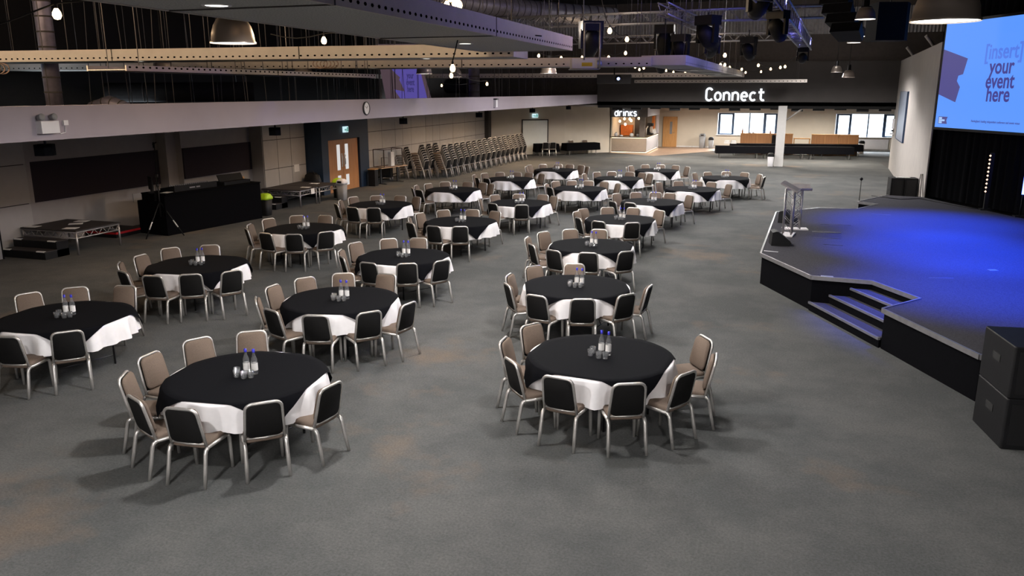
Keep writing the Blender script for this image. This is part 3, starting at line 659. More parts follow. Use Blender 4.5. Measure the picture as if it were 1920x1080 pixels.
# bottles and tumblers
BP = [(0.0, 0.0), (0.036, 0.0), (0.038, 0.01), (0.038, 0.16), (0.034, 0.19), (0.020, 0.225), (0.0145, 0.25), (0.0145, 0.285)]
ME_BOT = MB().lathe(BP, 16).mesh('glass_body', M_GLASS)
ME_LAB = MB().lathe([(0.0385, 0.05), (0.0388, 0.055), (0.0388, 0.135), (0.0385, 0.14)], 16).mesh('paper_label', M_PAPER)
ME_CAP = MB().lathe([(0.0165, 0.27), (0.0165, 0.31), (0.0, 0.312)], 12).mesh('cap', M_CAP)
ME_TUM = MB().lathe([(0.0, 0.004), (0.030, 0.0), (0.034, 0.008), (0.039, 0.085), (0.037, 0.085), (0.032, 0.012), (0.0, 0.014)], 14).mesh('drinking_glass', M_GLASS)
CLOCK = ['twelve', 'one', 'two', 'three', 'four', 'five', 'six', 'seven', 'eight', 'nine', 'ten', 'eleven']
ORD = ['front', 'second', 'third', 'fourth', 'fifth', 'sixth', 'seventh', 'eighth']
TABLES = [
    ('left', 0, -9.90, 8.98, -40, [(-168, 1.45), (-128, 1.25), (-74, 1.39), (-43, 1.32), (100, 1.5), (131, 1.5), (158, 1.5)]),
    ('left', 1, -10.49, 12.68, -39, [(-177, 1.33), (-147, 1.41), (-112, 1.47), (-82, 1.5), (-56, 1.41), (-28, 1.5), (119, 1.48), (150, 1.5)]),
    ('left', 2, -10.80, 16.98, -48, [(-160, 1.34), (-133, 1.38), (-96, 1.41), (-67, 1.44), (-36, 1.36), (100, 1.44), (129, 1.5), (161, 1.42)]),
    ('left', 3, -10.97, 21.45, -46, [(-166, 1.24), (-131, 1.38), (-96, 1.5), (-71, 1.49), (60, 1.34), (88, 1.29), (123, 1.27), (156, 1.34)]),
    ('left', 4, -10.30, 25.59, -48, [(-173, 1.35), (-143, 1.43), (-120, 1.47), (46, 1.5), (66, 1.5), (91, 1.48), (124, 1.48), (158, 1.25)]),
    ('left', 5, -9.49, 29.47, -45, [(-179, 1.5), (-138, 1.39), (-119, 1.24), (50, 1.5), (78, 1.5), (98, 1.5), (125, 1.5), (152, 1.5)]),
    ('left', 6, -8.74, 33.57, -53, [(-174, 1.33), (29, 1.43), (56, 1.5), (81, 1.5), (101, 1.5), (128, 1.5), (157, 1.5)]),
    ('middle', 0, -5.74, 7.60, -38, [(-150, 1.36), (-113, 1.33), (-84, 1.32), (-46, 1.25), (-11, 1.3), (123, 1.5), (150, 1.5), (179, 1.44)]),
    ('middle', 1, -6.46, 11.11, -32, [(-147, 1.32), (-111, 1.33), (-77, 1.34), (-43, 1.32), (-11, 1.35), (87, 1.49), (118, 1.48), (146, 1.4), (176, 1.36)]),
    ('middle', 2, -7.00, 14.62, -45, [(-166, 1.33), (-135, 1.29), (-97, 1.27), (-62, 1.24), (-30, 1.29), (103, 1.5), (128, 1.5), (160, 1.5)]),
    ('middle', 3, -7.52, 19.17, -47, [(-158, 1.35), (-127, 1.5), (-95, 1.5), (-70, 1.44), (68, 1.38), (98, 1.44), (131, 1.44), (166, 1.37)]),
    ('middle', 4, -7.12, 23.05, -53, [(-167, 1.25), (-113, 1.24), (-71, 1.24), (50, 1.29), (74, 1.37), (109, 1.27), (145, 1.32)]),
    ('middle', 5, -6.23, 27.21, -51, [(-133, 1.24), (37, 1.5), (66, 1.5), (90, 1.5), (114, 1.5), (139, 1.5), (177, 1.24)]),
    ('middle', 6, -5.55, 30.94, -52, [(43, 1.5), (61, 1.5), (83, 1.5), (111, 1.5), (136, 1.5), (171, 1.46)]),
    ('middle', 7, -4.57, 34.65, -50, [(-168, 1.32), (37, 1.5), (65, 1.5), (92, 1.5), (119, 1.5), (156, 1.36)]),
    ('right', 0, -1.88, 9.60, -51, [(-178, 1.3), (-139, 1.26), (-102, 1.26), (-64, 1.31), (-29, 1.31), (4, 1.43), (34, 1.5), (148, 1.36)]),
    ('right', 1, -3.04, 13.17, -27, [(-147, 1.25), (-107, 1.31), (-72, 1.31), (-36, 1.26), (-3, 1.28), (105, 1.34), (140, 1.34), (178, 1.25)]),
    ('right', 2, -3.59, 16.93, -40, [(-178, 1.47), (-143, 1.41), (-111, 1.42), (-80, 1.37), (-46, 1.36), (95, 1.5), (122, 1.5), (151, 1.5)]),
    ('right', 3, -3.65, 20.78, -45, [(-140, 1.24), (-106, 1.24), (-66, 1.24), (54, 1.5), (86, 1.5), (114, 1.5), (144, 1.49), (167, 1.31)]),
    ('right', 4, -3.34, 24.51, -55, [(-133, 1.5), (-111, 1.34), (46, 1.5), (75, 1.5), (94, 1.5), (119, 1.5), (148, 1.5)]),
    ('right', 5, -2.48, 28.25, -55, [(-173, 1.37), (34, 1.46), (68, 1.5), (89, 1.5), (116, 1.5), (149, 1.5)]),
    ('right', 6, -1.62, 32.40, -37, [(-11, 1.5), (27, 1.46), (60, 1.41), (91, 1.37), (128, 1.24), (161, 1.32)]),
]
for col, idx, tx, ty, corner, seats in TABLES:
    where = '%s table of the %s column' % (ORD[idx], col)
    rz = R(corner - 45)
    view = math.degrees(math.atan2(ty, tx))             # direction away from the camera
    t = thing('banquet_table', 'round folding table under the cloths, %s' % where, 'table', (tx, ty, 0), R(corner + 20), 'round banquet tables')
    link('tabletop', ME_TOP, t); link('apron_rim', ME_APRON, t)
    for m in ME_LEGS: link('folding_leg', m, t)
    c = link('round_tablecloth', ME_WHITE); c.location = (tx, ty, 0); c.rotation_euler = (0, 0, R(random.uniform(0, 360)))
    tag(c, 'white round tablecloth hanging on the %s' % where, 'tablecloth', 'white round tablecloths')
    c = link('square_overlay', ME_OVER); c.location = (tx, ty, 0); c.rotation_euler = (0, 0, rz)
    tag(c, 'black square overlay cloth on the %s' % where, 'tablecloth', 'black square overlays')
    used = set()
    for a, r in seats:
        rad = r - 0.295
        x = tx + rad * math.cos(R(a)); y = ty + rad * math.sin(R(a))
        h = round(((view - a) % 360) / 30.0) % 12
        for dd in (0, 1, -1, 2, -2, 3, -3, 4, -4, 5, -5, 6):
            if (h + dd) % 12 not in used: h = (h + dd) % 12; break
        used.add(h)
        look = 'black-backed chair' if 4 <= h <= 8 else 'taupe-fronted chair'
        make_chair('banquet_chair', (x, y, 0), R(a + 90 + random.uniform(-3, 3)), '%s at %s o\'clock of the %s' % (look, CLOCK[h], where), 'chairs at the %s' % where)
    va = R(view); rt = va - PI / 2                      # camera-right direction
    def at(fx, fy): return (tx + math.cos(rt) * fx + math.cos(va) * fy, ty + math.sin(rt) * fx + math.sin(va) * fy, 0.7705)
    sp = 0.045
    for side, fx, fy in (('left', -sp + 0.05, 0.06 + random.uniform(-0.03, 0.03)), ('right', sp + 0.05, 0.02 + random.uniform(-0.03, 0.03))):
        b = thing('water_bottle', '%s water bottle with white label on the %s' % (side, where), 'bottle', at(fx, fy), va + R(random.uniform(140, 220)), 'water bottles on the round tables')
        link('glass_body', ME_BOT, b); link('paper_label', ME_LAB, b); link('cap', ME_CAP, b)
    for side, fx, fy in (('left', -0.12, -0.02), ('middle', -0.035, -0.10), ('right', 0.055, -0.10), ('rear', -0.10, 0.085)):
        g = link('drinking_glass', ME_TUM); g.location = at(fx + random.uniform(-.012, .012), fy + random.uniform(-.012, .012))
        tag(g, '%s clear tumbler of the cluster on the %s' % (side, where), 'glass', 'tumblers on the round tables')
# ================================================================== STACKED CHAIRS
def stack(x, y, rz, n, which, dz=0.105):
    for k in range(n):
        t = thing('stacked_chair', 'stacked chair, %s, in the %s' % ('bottom one' if k == 0 else ('topmost one' if k == n - 1 else '%s from the floor' % ORD[k]), which), 'chair',
                  (x - 0.04 * k * math.sin(rz), y + 0.04 * k * math.cos(rz), dz * k), rz, 'stacked chairs along the left wall')
        link('seat', CM['seat'], t); link('back_panel', CM['back_panel'], t); link('frame', SM_FRAME, t)
NTH = ['first', 'second', 'third', 'fourth', 'fifth', 'sixth', 'seventh', 'eighth', 'ninth', 'tenth', 'eleventh', 'twelfth', 'thirteenth', 'fourteenth', 'fifteenth', 'sixteenth', 'seventeenth', 'last']
for i in range(16):
    f = i / 15.0
    stack(-14.90 + 0.47 * f, 35.9 + 11.0 * f, R(80), 8, '%s front-row stack from the navy doors' % NTH[i], 0.10)
for i in range(3):
    stack(-15.66 + 0.03 * i, 35.0 + 0.74 * i, R(80), 8, '%s middle-row stack from the navy doors' % NTH[i], 0.105)
stack(-16.45, 34.9, R(80), 7, 'short stack nearest the wall')
# ================================================================== LEFT SIDE
def deck(x0, x1, y0, y1, h, label, papers):
    t = thing('staging_deck', label, 'staging', ((x0 + x1) / 2, (y0 + y1) / 2, 0), 0, 'portable staging decks by the left wall')
    w, d = x1 - x0, y1 - y0
    MB().box((0, 0, h - 0.015), (w, d, 0.03)).build('deck_board', mat('brown_black_deck', (0.028, 0.022, 0.021), 0.7, var=0.2), t)
    fr = MB()
    for s in (-1, 1):
        fr.tube([(-w / 2 + .03, s * (d / 2 - .03), h - 0.05), (w / 2 - .03, s * (d / 2 - .03), h - 0.05)], 0.022, 6)
        fr.tube([(-w / 2 + .03, s * (d / 2 - .03), h - 0.2), (w / 2 - .03, s * (d / 2 - .03), h - 0.2)], 0.018, 6)
        fr.tube([(s * (w / 2 - .03), -d / 2 + .03, h - 0.05), (s * (w / 2 - .03), d / 2 - .03, h - 0.05)], 0.022, 6)
        fr.tube([(s * (w / 2 - .03), -d / 2 + .03, h - 0.2), (s * (w / 2 - .03), d / 2 - .03, h - 0.2)], 0.018, 6)
    fr.build('rail_frame', M_TRUSS, t)
    lat = MB()
    for s in (-1, 1):
        n = max(4, int(w / 0.14))
        for i in range(n):
            a, b = -w / 2 + .03 + (w - .06) * i / n, -w / 2 + .03 + (w - .06) * (i + 1) / n
            z0, z1 = (h - .2, h - .05) if i % 2 else (h - .05, h - .2)
            lat.tube([(a, s * (d / 2 - .03), z0), (b, s * (d / 2 - .03), z1)], 0.009, 4)
        n = max(4, int(d / 0.14))
        for i in range(n):
            a, b = -d / 2 + .03 + (d - .06) * i / n, -d / 2 + .03 + (d - .06) * (i + 1) / n
            z0, z1 = (h - .2, h - .05) if i % 2 else (h - .05, h - .2)
            lat.tube([(s * (w / 2 - .03), a, z0), (s * (w / 2 - .03), b, z1)], 0.009, 4)
    lat.build('lattice', M_TRUSS, t)
    for sx in (-1, 1):
        for sy in (-1, 1): MB().tube([(sx * (w / 2 - .04), sy * (d / 2 - .04), h - 0.03), (sx * (w / 2 - .04), sy * (d / 2 - .04), 0)], 0.026, 8).build('leg', M_TRUSS, t)
    for px, py, rz in papers: MB().box((px, py, h + 0.003), (0.34, 0.24, 0.005), rz=rz).build('white_sheet', M_PAPER, t)
    return t
deck(-18.4, -16.58, 15.66, 17.15, 0.62, 'low brown staging deck on truss legs at far left', [(0.45, -0.45, 0.3), (-0.7, -0.55, 0.1), (-0.2, 0.55, 0.2), (0.0, 0.15, 0.7)])
deck(-17.5, -15.87, 24.85, 26.0, 0.62, 'nearer staging deck left of the oak doors', [(0.5, 0.3, 0.2)])
MB().bbox((0.82, 0.12, 0.40), (0.825, 0.36, 0.60)).build('hung_sheet', M_PAPER, bpy.data.objects['staging_deck.001'])
deck(-17.5, -15.80, 26.03, 27.4, 0.62, 'farther staging deck left of the oak doors', [(0.1, 0.2, 0.05)])
def steps(x0, x1, y0, label, dep=0.36):
    t = thing('step_unit', label, 'steps', (x0, y0, 0), 0, 'black step units')
    for k, z in enumerate((0.2, 0.4)):
        w = x1 - x0
        s = MB().bbox((0, k * dep, 0), (w, 2 * dep, z - 0.02)).build('riser_box', M_PLASTIC, t)
        MB().bbox((0, k * dep, z - 0.02), (w, k * dep + dep, z)).build('tread', MATS['brown_black_deck'], s)
        for a in (0.0, w - 0.3): MB().bbox((a + 0.02, k * dep - 0.005, z - 0.02), (a + 0.28, k * dep + 0.05, z + 0.006)).build('white_nosing', M_PAPER, s)
steps(-18.25, -16.85, 14.92, 'black two-step unit in front of the far left deck')
steps(-17.3, -16.4, 24.1, 'black two-step unit beside the lime bin')
tag(MB().bbox((-18.6, 17.9, 0.0), (-17.5, 19.0, 0.16)).build('low_platform', M_PLASTIC), 'low dark platform behind the tall tripod stand', 'platform')
rp = MB().bbox((-17.5, 17.9, 0.1), (-17.485, 19.0, 0.16)).bbox((-18.6, 17.885, 0.1), (-17.5, 17.9, 0.16)).build('red_edge', M_RED, bpy.data.objects['low_platform'])
# control desk
a = Vector((-16.35, 18.69, 0)); b = Vector((-15.76, 22.35, 0)); L = (b - a).length; ang = math.atan2((b - a).y, (b - a).x)
t = thing('control_desk', 'long black draped sound desk along the left wall', 'desk', a, ang)
MB().bbox((0, 0, 0), (L, 1.0, 1.16)).build('black_drape', M_BLACK, t)
MB().bbox((-0.02, -0.02, 1.16), (L + 0.02, 1.0, 1.19)).build('desk_top', M_BLACK, t)
MB().add([(-0.05, 0.0, 0), (-0.05, 1.15, 0), (-0.05, 1.15, 0.96), (-0.05, 0.0, 1.14), (0, 0.0, 0), (0, 1.15, 0), (0, 1.15, 0.96), (0, 0.0, 1.14)], [(0, 1, 2, 3), (7, 6, 5, 4), (0, 3, 7, 4), (1, 0, 4, 5), (2, 1, 5, 6), (3, 2, 6, 7)]).build('end_drape', M_BLACK, t)
def desk_item(lx, ly): return a + Vector((math.cos(ang) * lx - math.sin(ang) * ly, math.sin(ang) * lx + math.cos(ang) * ly, 1.19))
t = thing('mixing_console', 'long black mixing console on the draped desk', 'mixing console', desk_item(1.3, 0.5), ang)
MB().add([(-0.8, -0.3, 0), (0.8, -0.3, 0), (0.8, 0.3, 0), (-0.8, 0.3, 0), (-0.8, -0.3, 0.18), (0.8, -0.3, 0.18), (0.8, 0.3, 0.08), (-0.8, 0.3, 0.08)], [(3, 2, 1, 0), (4, 5, 6, 7), (0, 1, 5, 4), (1, 2, 6, 5), (2, 3, 7, 6), (3, 0, 4, 7)]).build('console_body', M_PLASTIC, t)
MB().bbox((-0.25, -0.306, 0.06), (-0.05, -0.3, 0.10)).bbox((0.0, -0.306, 0.06), (0.14, -0.3, 0.10)).build('white_lettering', M_GREYPL, t)
f_ = MB()
for i in range(20): f_.box((-0.72 + i * 0.075, 0.0, 0.15), (0.03, 0.05, 0.04))
f_.build('fader_caps', M_GREYPL, t, kind='stuff')
t = thing('lighting_console', 'second black console with low screen at the far desk end', 'console', desk_item(2.95, 0.45), ang)
MB().bbox((-0.55, -0.25, 0), (0.55, 0.25, 0.10)).build('console_body', M_PLASTIC, t)
MB().add([(-0.5, 0.0, 0.1), (0.5, 0.0, 0.1), (0.5, 0.03, 0.1), (-0.5, 0.03, 0.1), (-0.5, 0.1, 0.30), (0.5, 0.1, 0.30), (0.5, 0.13, 0.30), (-0.5, 0.13, 0.30)], [(3, 2, 1, 0), (4, 5, 6, 7), (0, 1, 5, 4), (1, 2, 6, 5), (2, 3, 7, 6), (3, 0, 4, 7)]).build('console_screen', M_PLASTIC, t)
t = thing('monitor', 'black computer monitor seen from behind on the desk end', 'monitor', desk_item(0.12, 0.72), ang + R(60))
MB().bbox((-0.3, -0.02, 0.08), (0.3, 0.02, 0.46)).build('screen_back', M_PLASTIC, t)
MB().bbox((-0.12, -0.08, 0), (0.12, 0.08, 0.015)).bbox((-0.03, -0.02, 0), (0.03, 0.02, 0.1)).build('stand', M_PLASTIC, t)
p = desk_item(0.38, 0.35)
tag(MB().box((p.x, p.y, 1.196), (0.42, 0.24, 0.008), rz=ang + 0.3).build('paper_sheet', M_PAPER), 'white paper sheet on the near end of the sound desk', 'paper')
p = desk_item(2.1, 0.6)
tag(MB().box((p.x, p.y, 1.3), (0.3, 0.16, 0.02), rz=ang + 0.9).build('paper_sheet', M_GREYPL), 'grey sheet between the two consoles', 'paper')
t = thing('small_carton', 'small orange-brown box on the far end of the desk', 'box', desk_item(3.45, 0.6), ang)
MB().bbox((-0.1, -0.1, 0), (0.1, 0.1, 0.16)).build('carton_body', M_OAK, t); MB().bbox((-0.1, -0.104, 0.06), (0.1, -0.1, 0.1)).build('carton_band', M_PAPER, t)
# tall tripod
t = thing('tripod_stand', 'tall black tripod stand with white-taped legs before the desk', 'tripod', (-16.62, 18.55, 0))
t.location = (-16.52, 18.62, 0)
MB().tube([(0, 0, 0.55), (0, 0, 1.55)], 0.022, 6).tube([(0, 0, 1.5), (0.02, 0, 2.62)], 0.014, 6).build('pole', M_PLASTIC, t)
MB().tube([(-0.04, 0, 2.60), (0.1, 0, 2.66)], 0.016, 6).tube([(0.0, 0, 2.5), (0.0, 0, 2.66)], 0.025, 6).build('clamp_head', M_PLASTIC, t)
MB().tube([(-0.02, 0, 1.72), (-0.16, 0.05, 1.05)], 0.012, 5).tube([(-0.16, 0.05, 1.2), (-0.17, 0.05, 1.0)], 0.03, 6).build('hanging_arm', M_PLASTIC, t)
for z in (1.45, 1.72): MB().lathe([(0.0, z - 0.05), (0.035, z - 0.04), (0.035, z + 0.04), (0, z + 0.05)], 8).build('collar', M_STEEL, t)
for ax, ay in ((-0.05, -0.62), (0.55, 0.22), (-0.5, 0.4)):
    lg = MB().tube([(0, 0, 1.0), (ax, ay, 0.0)], 0.016, 6).build('leg', M_PLASTIC, t)
    MB().tube([(ax * 0.55, ay * 0.55, 0.45), (ax * 0.75, ay * 0.75, 0.25)], 0.018, 6).build('white_tape', M_PAPER, lg)
# bins
def bin_(x, y, label, body, lid, h=0.62, w=0.34, bag=None, rz=0):
    t = thing('waste_bin', label, 'bin', (x, y, 0), rz)
    def rg(s, z): return [(px, py, z) for px, py in rrect(w * s, w * s, 0.07 * s, 3)]
    MB().rings([rg(0.78, 0), rg(0.82, 0.02), rg(1.0, h)]).build('bin_body', body, t)
    if bag: MB().rings([rg(1.06, h - 0.06), rg(1.12, h - 0.02), rg(1.08, h + 0.02), rg(0.8, h + 0.11), rg(0.5, h + 0.14)]).build('bin_bag', bag, t)
    else:
        MB().rings([rg(1.05, h), rg(1.05, h + 0.05), rg(0.9, h + 0.14), rg(0.55, h + 0.19)]).build('lid', lid, t)
        MB().box((0, -w * 0.53, h + 0.08), (w * 0.5, 0.02, 0.08)).build('flap', M_PLASTIC, t)
bin_(-16.0, 22.9, 'black bin with lime green bag at the end of the sound desk', M_PLASTIC, M_PLASTIC, 0.6, 0.38, M_LIME)
bin_(-15.5, 27.15, 'grey bin with pale lid before the oak doors', M_GREYPL, M_WPL, 0.62, 0.34)
bin_(-16.0, 27.75, 'black bin with lime green bag behind the far deck', M_PLASTIC, M_PLASTIC, 0.62, 0.36, M_LIME)
bin_(-4.85, 60.9, 'taller grey swing-top bin near the lounge window', M_GREYPL, M_GREYPL, 0.85, 0.42)
bin_(-4.2, 60.6, 'shorter grey bin with black bag beside the taller bin', M_GREYPL, M_PLASTIC, 0.62, 0.36)
bin_(0.02, 46.85, 'silver bin with black lid at the foot of the pillar', M_WPL, M_PLASTIC, 0.55, 0.34)
bin_(5.72, 58.5, 'silver bin with black lid at the right end of the sideboards', M_WPL, M_PLASTIC, 0.68, 0.36)
# bag on the staging
t = thing('holdall', 'dark slumped bag on the floor behind the staging deck', 'bag', (-17.1, 27.7, 0.0))
MB().rings([[(math.cos(q) * 0.38 * s, math.sin(q) * 0.22 * s, z) for q in (2 * PI * k / 14 for k in range(14))] for s, z in ((0.9, 0), (1.0, 0.3), (1.0, 0.62), (0.8, 0.85), (0.4, 0.95))]).build('bag_body', M_PLASTIC, t)
MB().tube([(-0.2, -0.1, 0.85), (-0.1, -0.1, 1.02), (0.1, -0.1, 1.02), (0.2, -0.1, 0.85)], 0.015, 5).build('bag_strap', M_RUBBER, t)
tag(MB().bbox((-17.572, 27.2, 1.0), (-17.565, 27.55, 1.28)).build('wall_notice', M_PAPER), 'pale paper notice on the panels left of the navy portal', 'notice')
# wire cage on a table
t = thing('side_table', 'pale beech side table right of the oak doors', 'table', (-16.45, 33.1, 0), R(78))
MB().bbox((-0.95, -0.35, 0.72), (0.95, 0.35, 0.75)).build('table_board', M_TOP, t)
for s in (-1, 1):
    MB().bbox((s * 0.6 - 0.03, -0.03, 0.03), (s * 0.6 + 0.03, 0.03, 0.72)).bbox((s * 0.6 - 0.04, -0.32, 0), (s * 0.6 + 0.04, 0.32, 0.03)).build('leg', M_STEEL, t)
t = thing('display_case', 'clear-sided box frame standing on the side table', 'display case', (-16.45, 33.05, 0.75), R(78))
e = MB(); W2, D2, H2 = 0.66, 0.3, 0.78
for sx in (-1, 1):
    for sy in (-1, 1): e.box((sx * W2, sy * D2, H2 / 2), (0.03, 0.03, H2))
for z in (0.015, H2):
    for s in (-1, 1): e.box((0, s * D2, z), (2 * W2, 0.03, 0.03)); e.box((s * W2, 0, z), (0.03, 2 * D2, 0.03))
e.build('case_frame', mat('dark_wood_frame', (0.05, 0.032, 0.025), 0.6), t)
for s in (-1, 1):
    MB().box((0, s * D2, H2 / 2), (2 * W2 - 0.03, 0.006, H2 - 0.04)).build('clear_side', M_PANE, t)
    MB().box((s * W2, 0, H2 / 2), (0.006, 2 * D2 - 0.03, H2 - 0.04)).build('clear_side', M_PANE, t)
MB().bbox((0.15, -0.05, 0.0), (0.4, 0.12, 0.62)).build('white_insert', M_PAPER, t)
t = thing('lectern_column', 'slim black column beside the oak doors', 'column', (-16.55, 31.75, 0))
MB().bbox((-0.16, -0.16, 0), (0.16, 0.16, 0.72)).build('column_body', M_PLASTIC, t); MB().bbox((-0.18, -0.18, 0.72), (0.18, 0.18, 0.75)).build('column_top', M_OAK, t)
t = thing('chair_trolley', 'black wheeled trolley next to the short chair stacks', 'trolley', (-17.2, 34.3, 0), R(10))
MB().bbox((-0.28, -0.22, 0.12), (0.28, 0.22, 0.16)).tube([(-0.26, 0.2, 0.16), (-0.26, 0.2, 1.0), (0.26, 0.2, 1.0), (0.26, 0.2, 0.16)], 0.015, 6).bbox((-0.26, -0.15, 0.16), (0.26, 0.18, 0.6)).build('trolley_frame', M_PLASTIC, t)
for sx in (-1, 1):
    for sy in (-1, 1): MB().lathe([(0, -0.02), (0.06, -0.02), (0.06, 0.02), (0, 0.02)], 10, M=Matrix.Translation((sx * 0.24, sy * 0.2, 0.06)) @ Matrix.Rotation(R(90), 4, 'Y')).build('wheel', M_GREYPL, t)
make_chair('spare_chair', (-17.15, 32.6, 0), R(-80), 'lone dark chair tucked between column and side table', None)
t = thing('trolley_case', 'dark narrow case cut off at the far left frame edge', 'case', (-17.75, 13.7, 0))
t.location = (-17.95, 14.35, 0)
MB().bbox((-0.3, -0.2, 0.05), (0.2, 0.2, 0.7)).build('case_body', M_GREYPL, t); MB().tube([(0.2, -0.18, 0.05), (0.2, -0.18, 0.85), (0.2, 0.18, 0.85), (0.2, 0.18, 0.05)], 0.02, 6).build('handle_frame', M_PLASTIC, t)
# speakers under the soffit
for i, (y, z, lab) in enumerate(((9.57, 3.20, 'by the far left deck'), (15.6, 3.2, 'before the panelled pier'), (22.2, 3.2, 'over the side table'), (28.8, 3.2, 'over the chair stacks'), (35.9, 3.2, 'over the white door'), (42.8, 3.2, 'over the wall corner'))):
    t = thing('ceiling_speaker', 'small black speaker hung under the soffit %s' % lab, 'speaker', (-10.5, y, z), R(-60), 'speakers under the soffit')
    pr = [(-0.15, -0.14), (0.15, -0.16), (0.17, 0.02), (0.1, 0.14), (-0.1, 0.14), (-0.17, 0.0)]
    MB().prism([(a_ * 0.8, b_ * 0.8) for a_, b_ in pr], -0.10, 0.07).build('speaker_box', M_BLACK, t)
    MB().tube([(0, 0, 0.05), (0, 0, 0.17)], 0.02, 6).build('ceiling_bracket', M_STEEL, t)
# emergency light, clock, sensor on the soffit
t = thing('emergency_light', 'white twin-spot emergency light box on the soffit at left', 'emergency light', (-9.83, 9.0, 3.52))
MB().bbox((0, -0.15, -0.05), (0.10, 0.15, 0.12)).build('battery_box', M_WPL, t)
for y in (-0.11, 0.10):
    lens = MB().lathe([(0, -0.04), (0.04, -0.04), (0.05, 0.025), (0.045, 0.035), (0, 0.035)], 12, M=Matrix.Translation((0.06, y, 0.175)) @ Matrix.Rotation(R(80), 4, 'Y')).build('lamp_head', M_GREYPL, t)
MB().bbox((0, 0.30, 0.05), (0.03, 0.38, 0.12)).tube([(0.01, 0.34, 0.05), (0.01, 0.33, -0.05), (0.01, 0.24, -0.07), (0.01, 0.2, 0.0)], 0.006, 5).build('socket_and_flex', M_WPL, t)
t = thing('wall_clock', 'round wall clock with dark rim on the soffit', 'clock', (-9.83, 18.6, 3.63))
TM = Matrix.Rotation(R(90), 4, 'Y')
MB().lathe([(0.0, 0.0), (0.165, 0.0), (0.17, 0.03), (0.15, 0.045), (0.145, 0.03)], 28, M=TM).build('clock_rim', M_STEEL, t)
MB().lathe([(0.0, 0.026), (0.147, 0.026)], 28, M=TM).build('clock_face', M_WPL, t)
MB().tube([(0.032, 0, 0), (0.032, 0.05, 0.06)], 0.005, 4).tube([(0.034, 0, 0), (0.034, -0.08, 0.05)], 0.004, 4).build('clock_hands', M_PLASTIC, t)
t = thing('wall_sensor', 'small white box with dark cap on the soffit beyond the clock', 'sensor', (-9.83, 28.6, 3.64))
MB().bbox((0, -0.09, -0.16), (0.1, 0.09, 0.1)).build('sensor_box', M_WPL, t); MB().bbox((0, -0.1, 0.1), (0.13, 0.1, 0.15)).build('sensor_cap', M_STEEL, t)
# exit signs
def exit_sign(loc, rz, label):
    t = thing('exit_sign', label, 'exit sign', loc, rz, 'lit exit signs')
    MB().bbox((-0.19, -0.03, -0.12), (0.19, 0.03, 0.12)).build('sign_box', M_EXIT, t)
    MB().bbox((-0.02, -0.036, -0.09), (0.02, -0.03, 0.03)).bbox((-0.09, -0.036, -0.02), (0.05, -0.03, 0.0)).bbox((0.08, -0.036, -0.09), (0.16, -0.03, 0.09)).build('running_figure_and_door', M_GREENP, t)
    text('EXIT', 0.07, (-0.10, -0.036, 0.05), Matrix.Rotation(R(90), 4, 'X'), M_GREENP, t, 'sign_word', 'CENTER', 0.002)
exit_sign((-16.8, 29.95, 2.52), R(90), 'lit exit sign on the navy portal above the oak doors')
exit_sign((-14.82, 51.28, 2.5), angA, 'lit exit sign above the white double door')
# ================================================================== FAR END
# draped trestle tables
def draped(x, y, rz, L, label_t, label_c, drop=0.42, group='black draped trestle tables', W=0.76):
    t = thing('trestle_table', label_t, 'table', (x, y, 0), rz, group)
    MB().bbox((-L / 2, -W / 2, 0.72), (L / 2, W / 2, 0.745)).build('table_board', M_TOP, t)
    for s in (-1, 1):
        xx = s * (L / 2 - 0.22)
        MB().tube([(xx, -W / 2 + 0.08, 0), (xx, -W / 2 + 0.08, 0.72), (xx, W / 2 - 0.08, 0.72), (xx, W / 2 - 0.08, 0)], 0.024, 6).build('leg_frame', M_ALU, t)
    b = MB(); e = 0.015
    def row(o, z): return [(-L / 2 - o, -W / 2 - o, z), (L / 2 + o, -W / 2 - o, z), (L / 2 + o, W / 2 + o, z), (-L / 2 - o, W / 2 + o, z)]
    vs = row(e, 0.752) + [(p[0], p[1], p[2] + 0.02 * ((i * 7) % 3 - 1)) for i, p in enumerate(row(e + 0.03, 0.75 - drop))]
    b.add(vs, [(0, 1, 2, 3)] + [(i, (i + 1) % 4, (i + 1) % 4 + 4, i + 4) for i in range(4)])
    c = b.build('black_tablecloth', M_BLACK); c.location = (x, y, 0); c.rotation_euler = (0, 0, rz); tag(c, label_c, 'tablecloth', 'black cloths on the trestle tables')
rz = math.atan2(52.9 - 51.58, 4.74 + 3.29)
names = ['leftmost', 'middle', 'rightmost']
for i in range(3):
    f = (i + 0.5) / 3; x = -3.29 + 8.03 * f; y = 51.95 + 1.32 * f
    draped(x, y, rz, 2.66, '%s trestle table in the nearer lounge row' % names[i], 'black cloth on the %s table of the nearer lounge row' % names[i])
    draped(x + 0.75, y + 2.6, rz, 2.66, '%s trestle table in the farther lounge row' % names[i], 'black cloth on the %s table of the farther lounge row' % names[i])
draped(-13.9, 50.75, R(31), 1.5, 'trestle table with two chairs before the white door', 'black cloth hanging low on the table before the white door', 0.5)
draped(-11.94, 52.2, R(40.3), 2.4, 'trestle table along the beige corner wall', 'black cloth on the table along the beige corner wall', 0.45)
for x, y, rz_, lab in ((-13.35, 50.45, 31, 'right dark chair before the short draped table'), (-13.75, 50.2, 31, 'left dark chair before the short draped table')):
    make_chair('spare_chair', (x - 0.1, y, 0), R(rz_), lab, None)
for x, y, lab in ((-12.55, 52.4, 'left taupe chair behind the draped table at the corner wall'), (-11.75, 53.05, 'right taupe chair behind the draped table at the corner wall')):
    make_chair('spare_chair', (x, y, 0), R(220), lab, None)
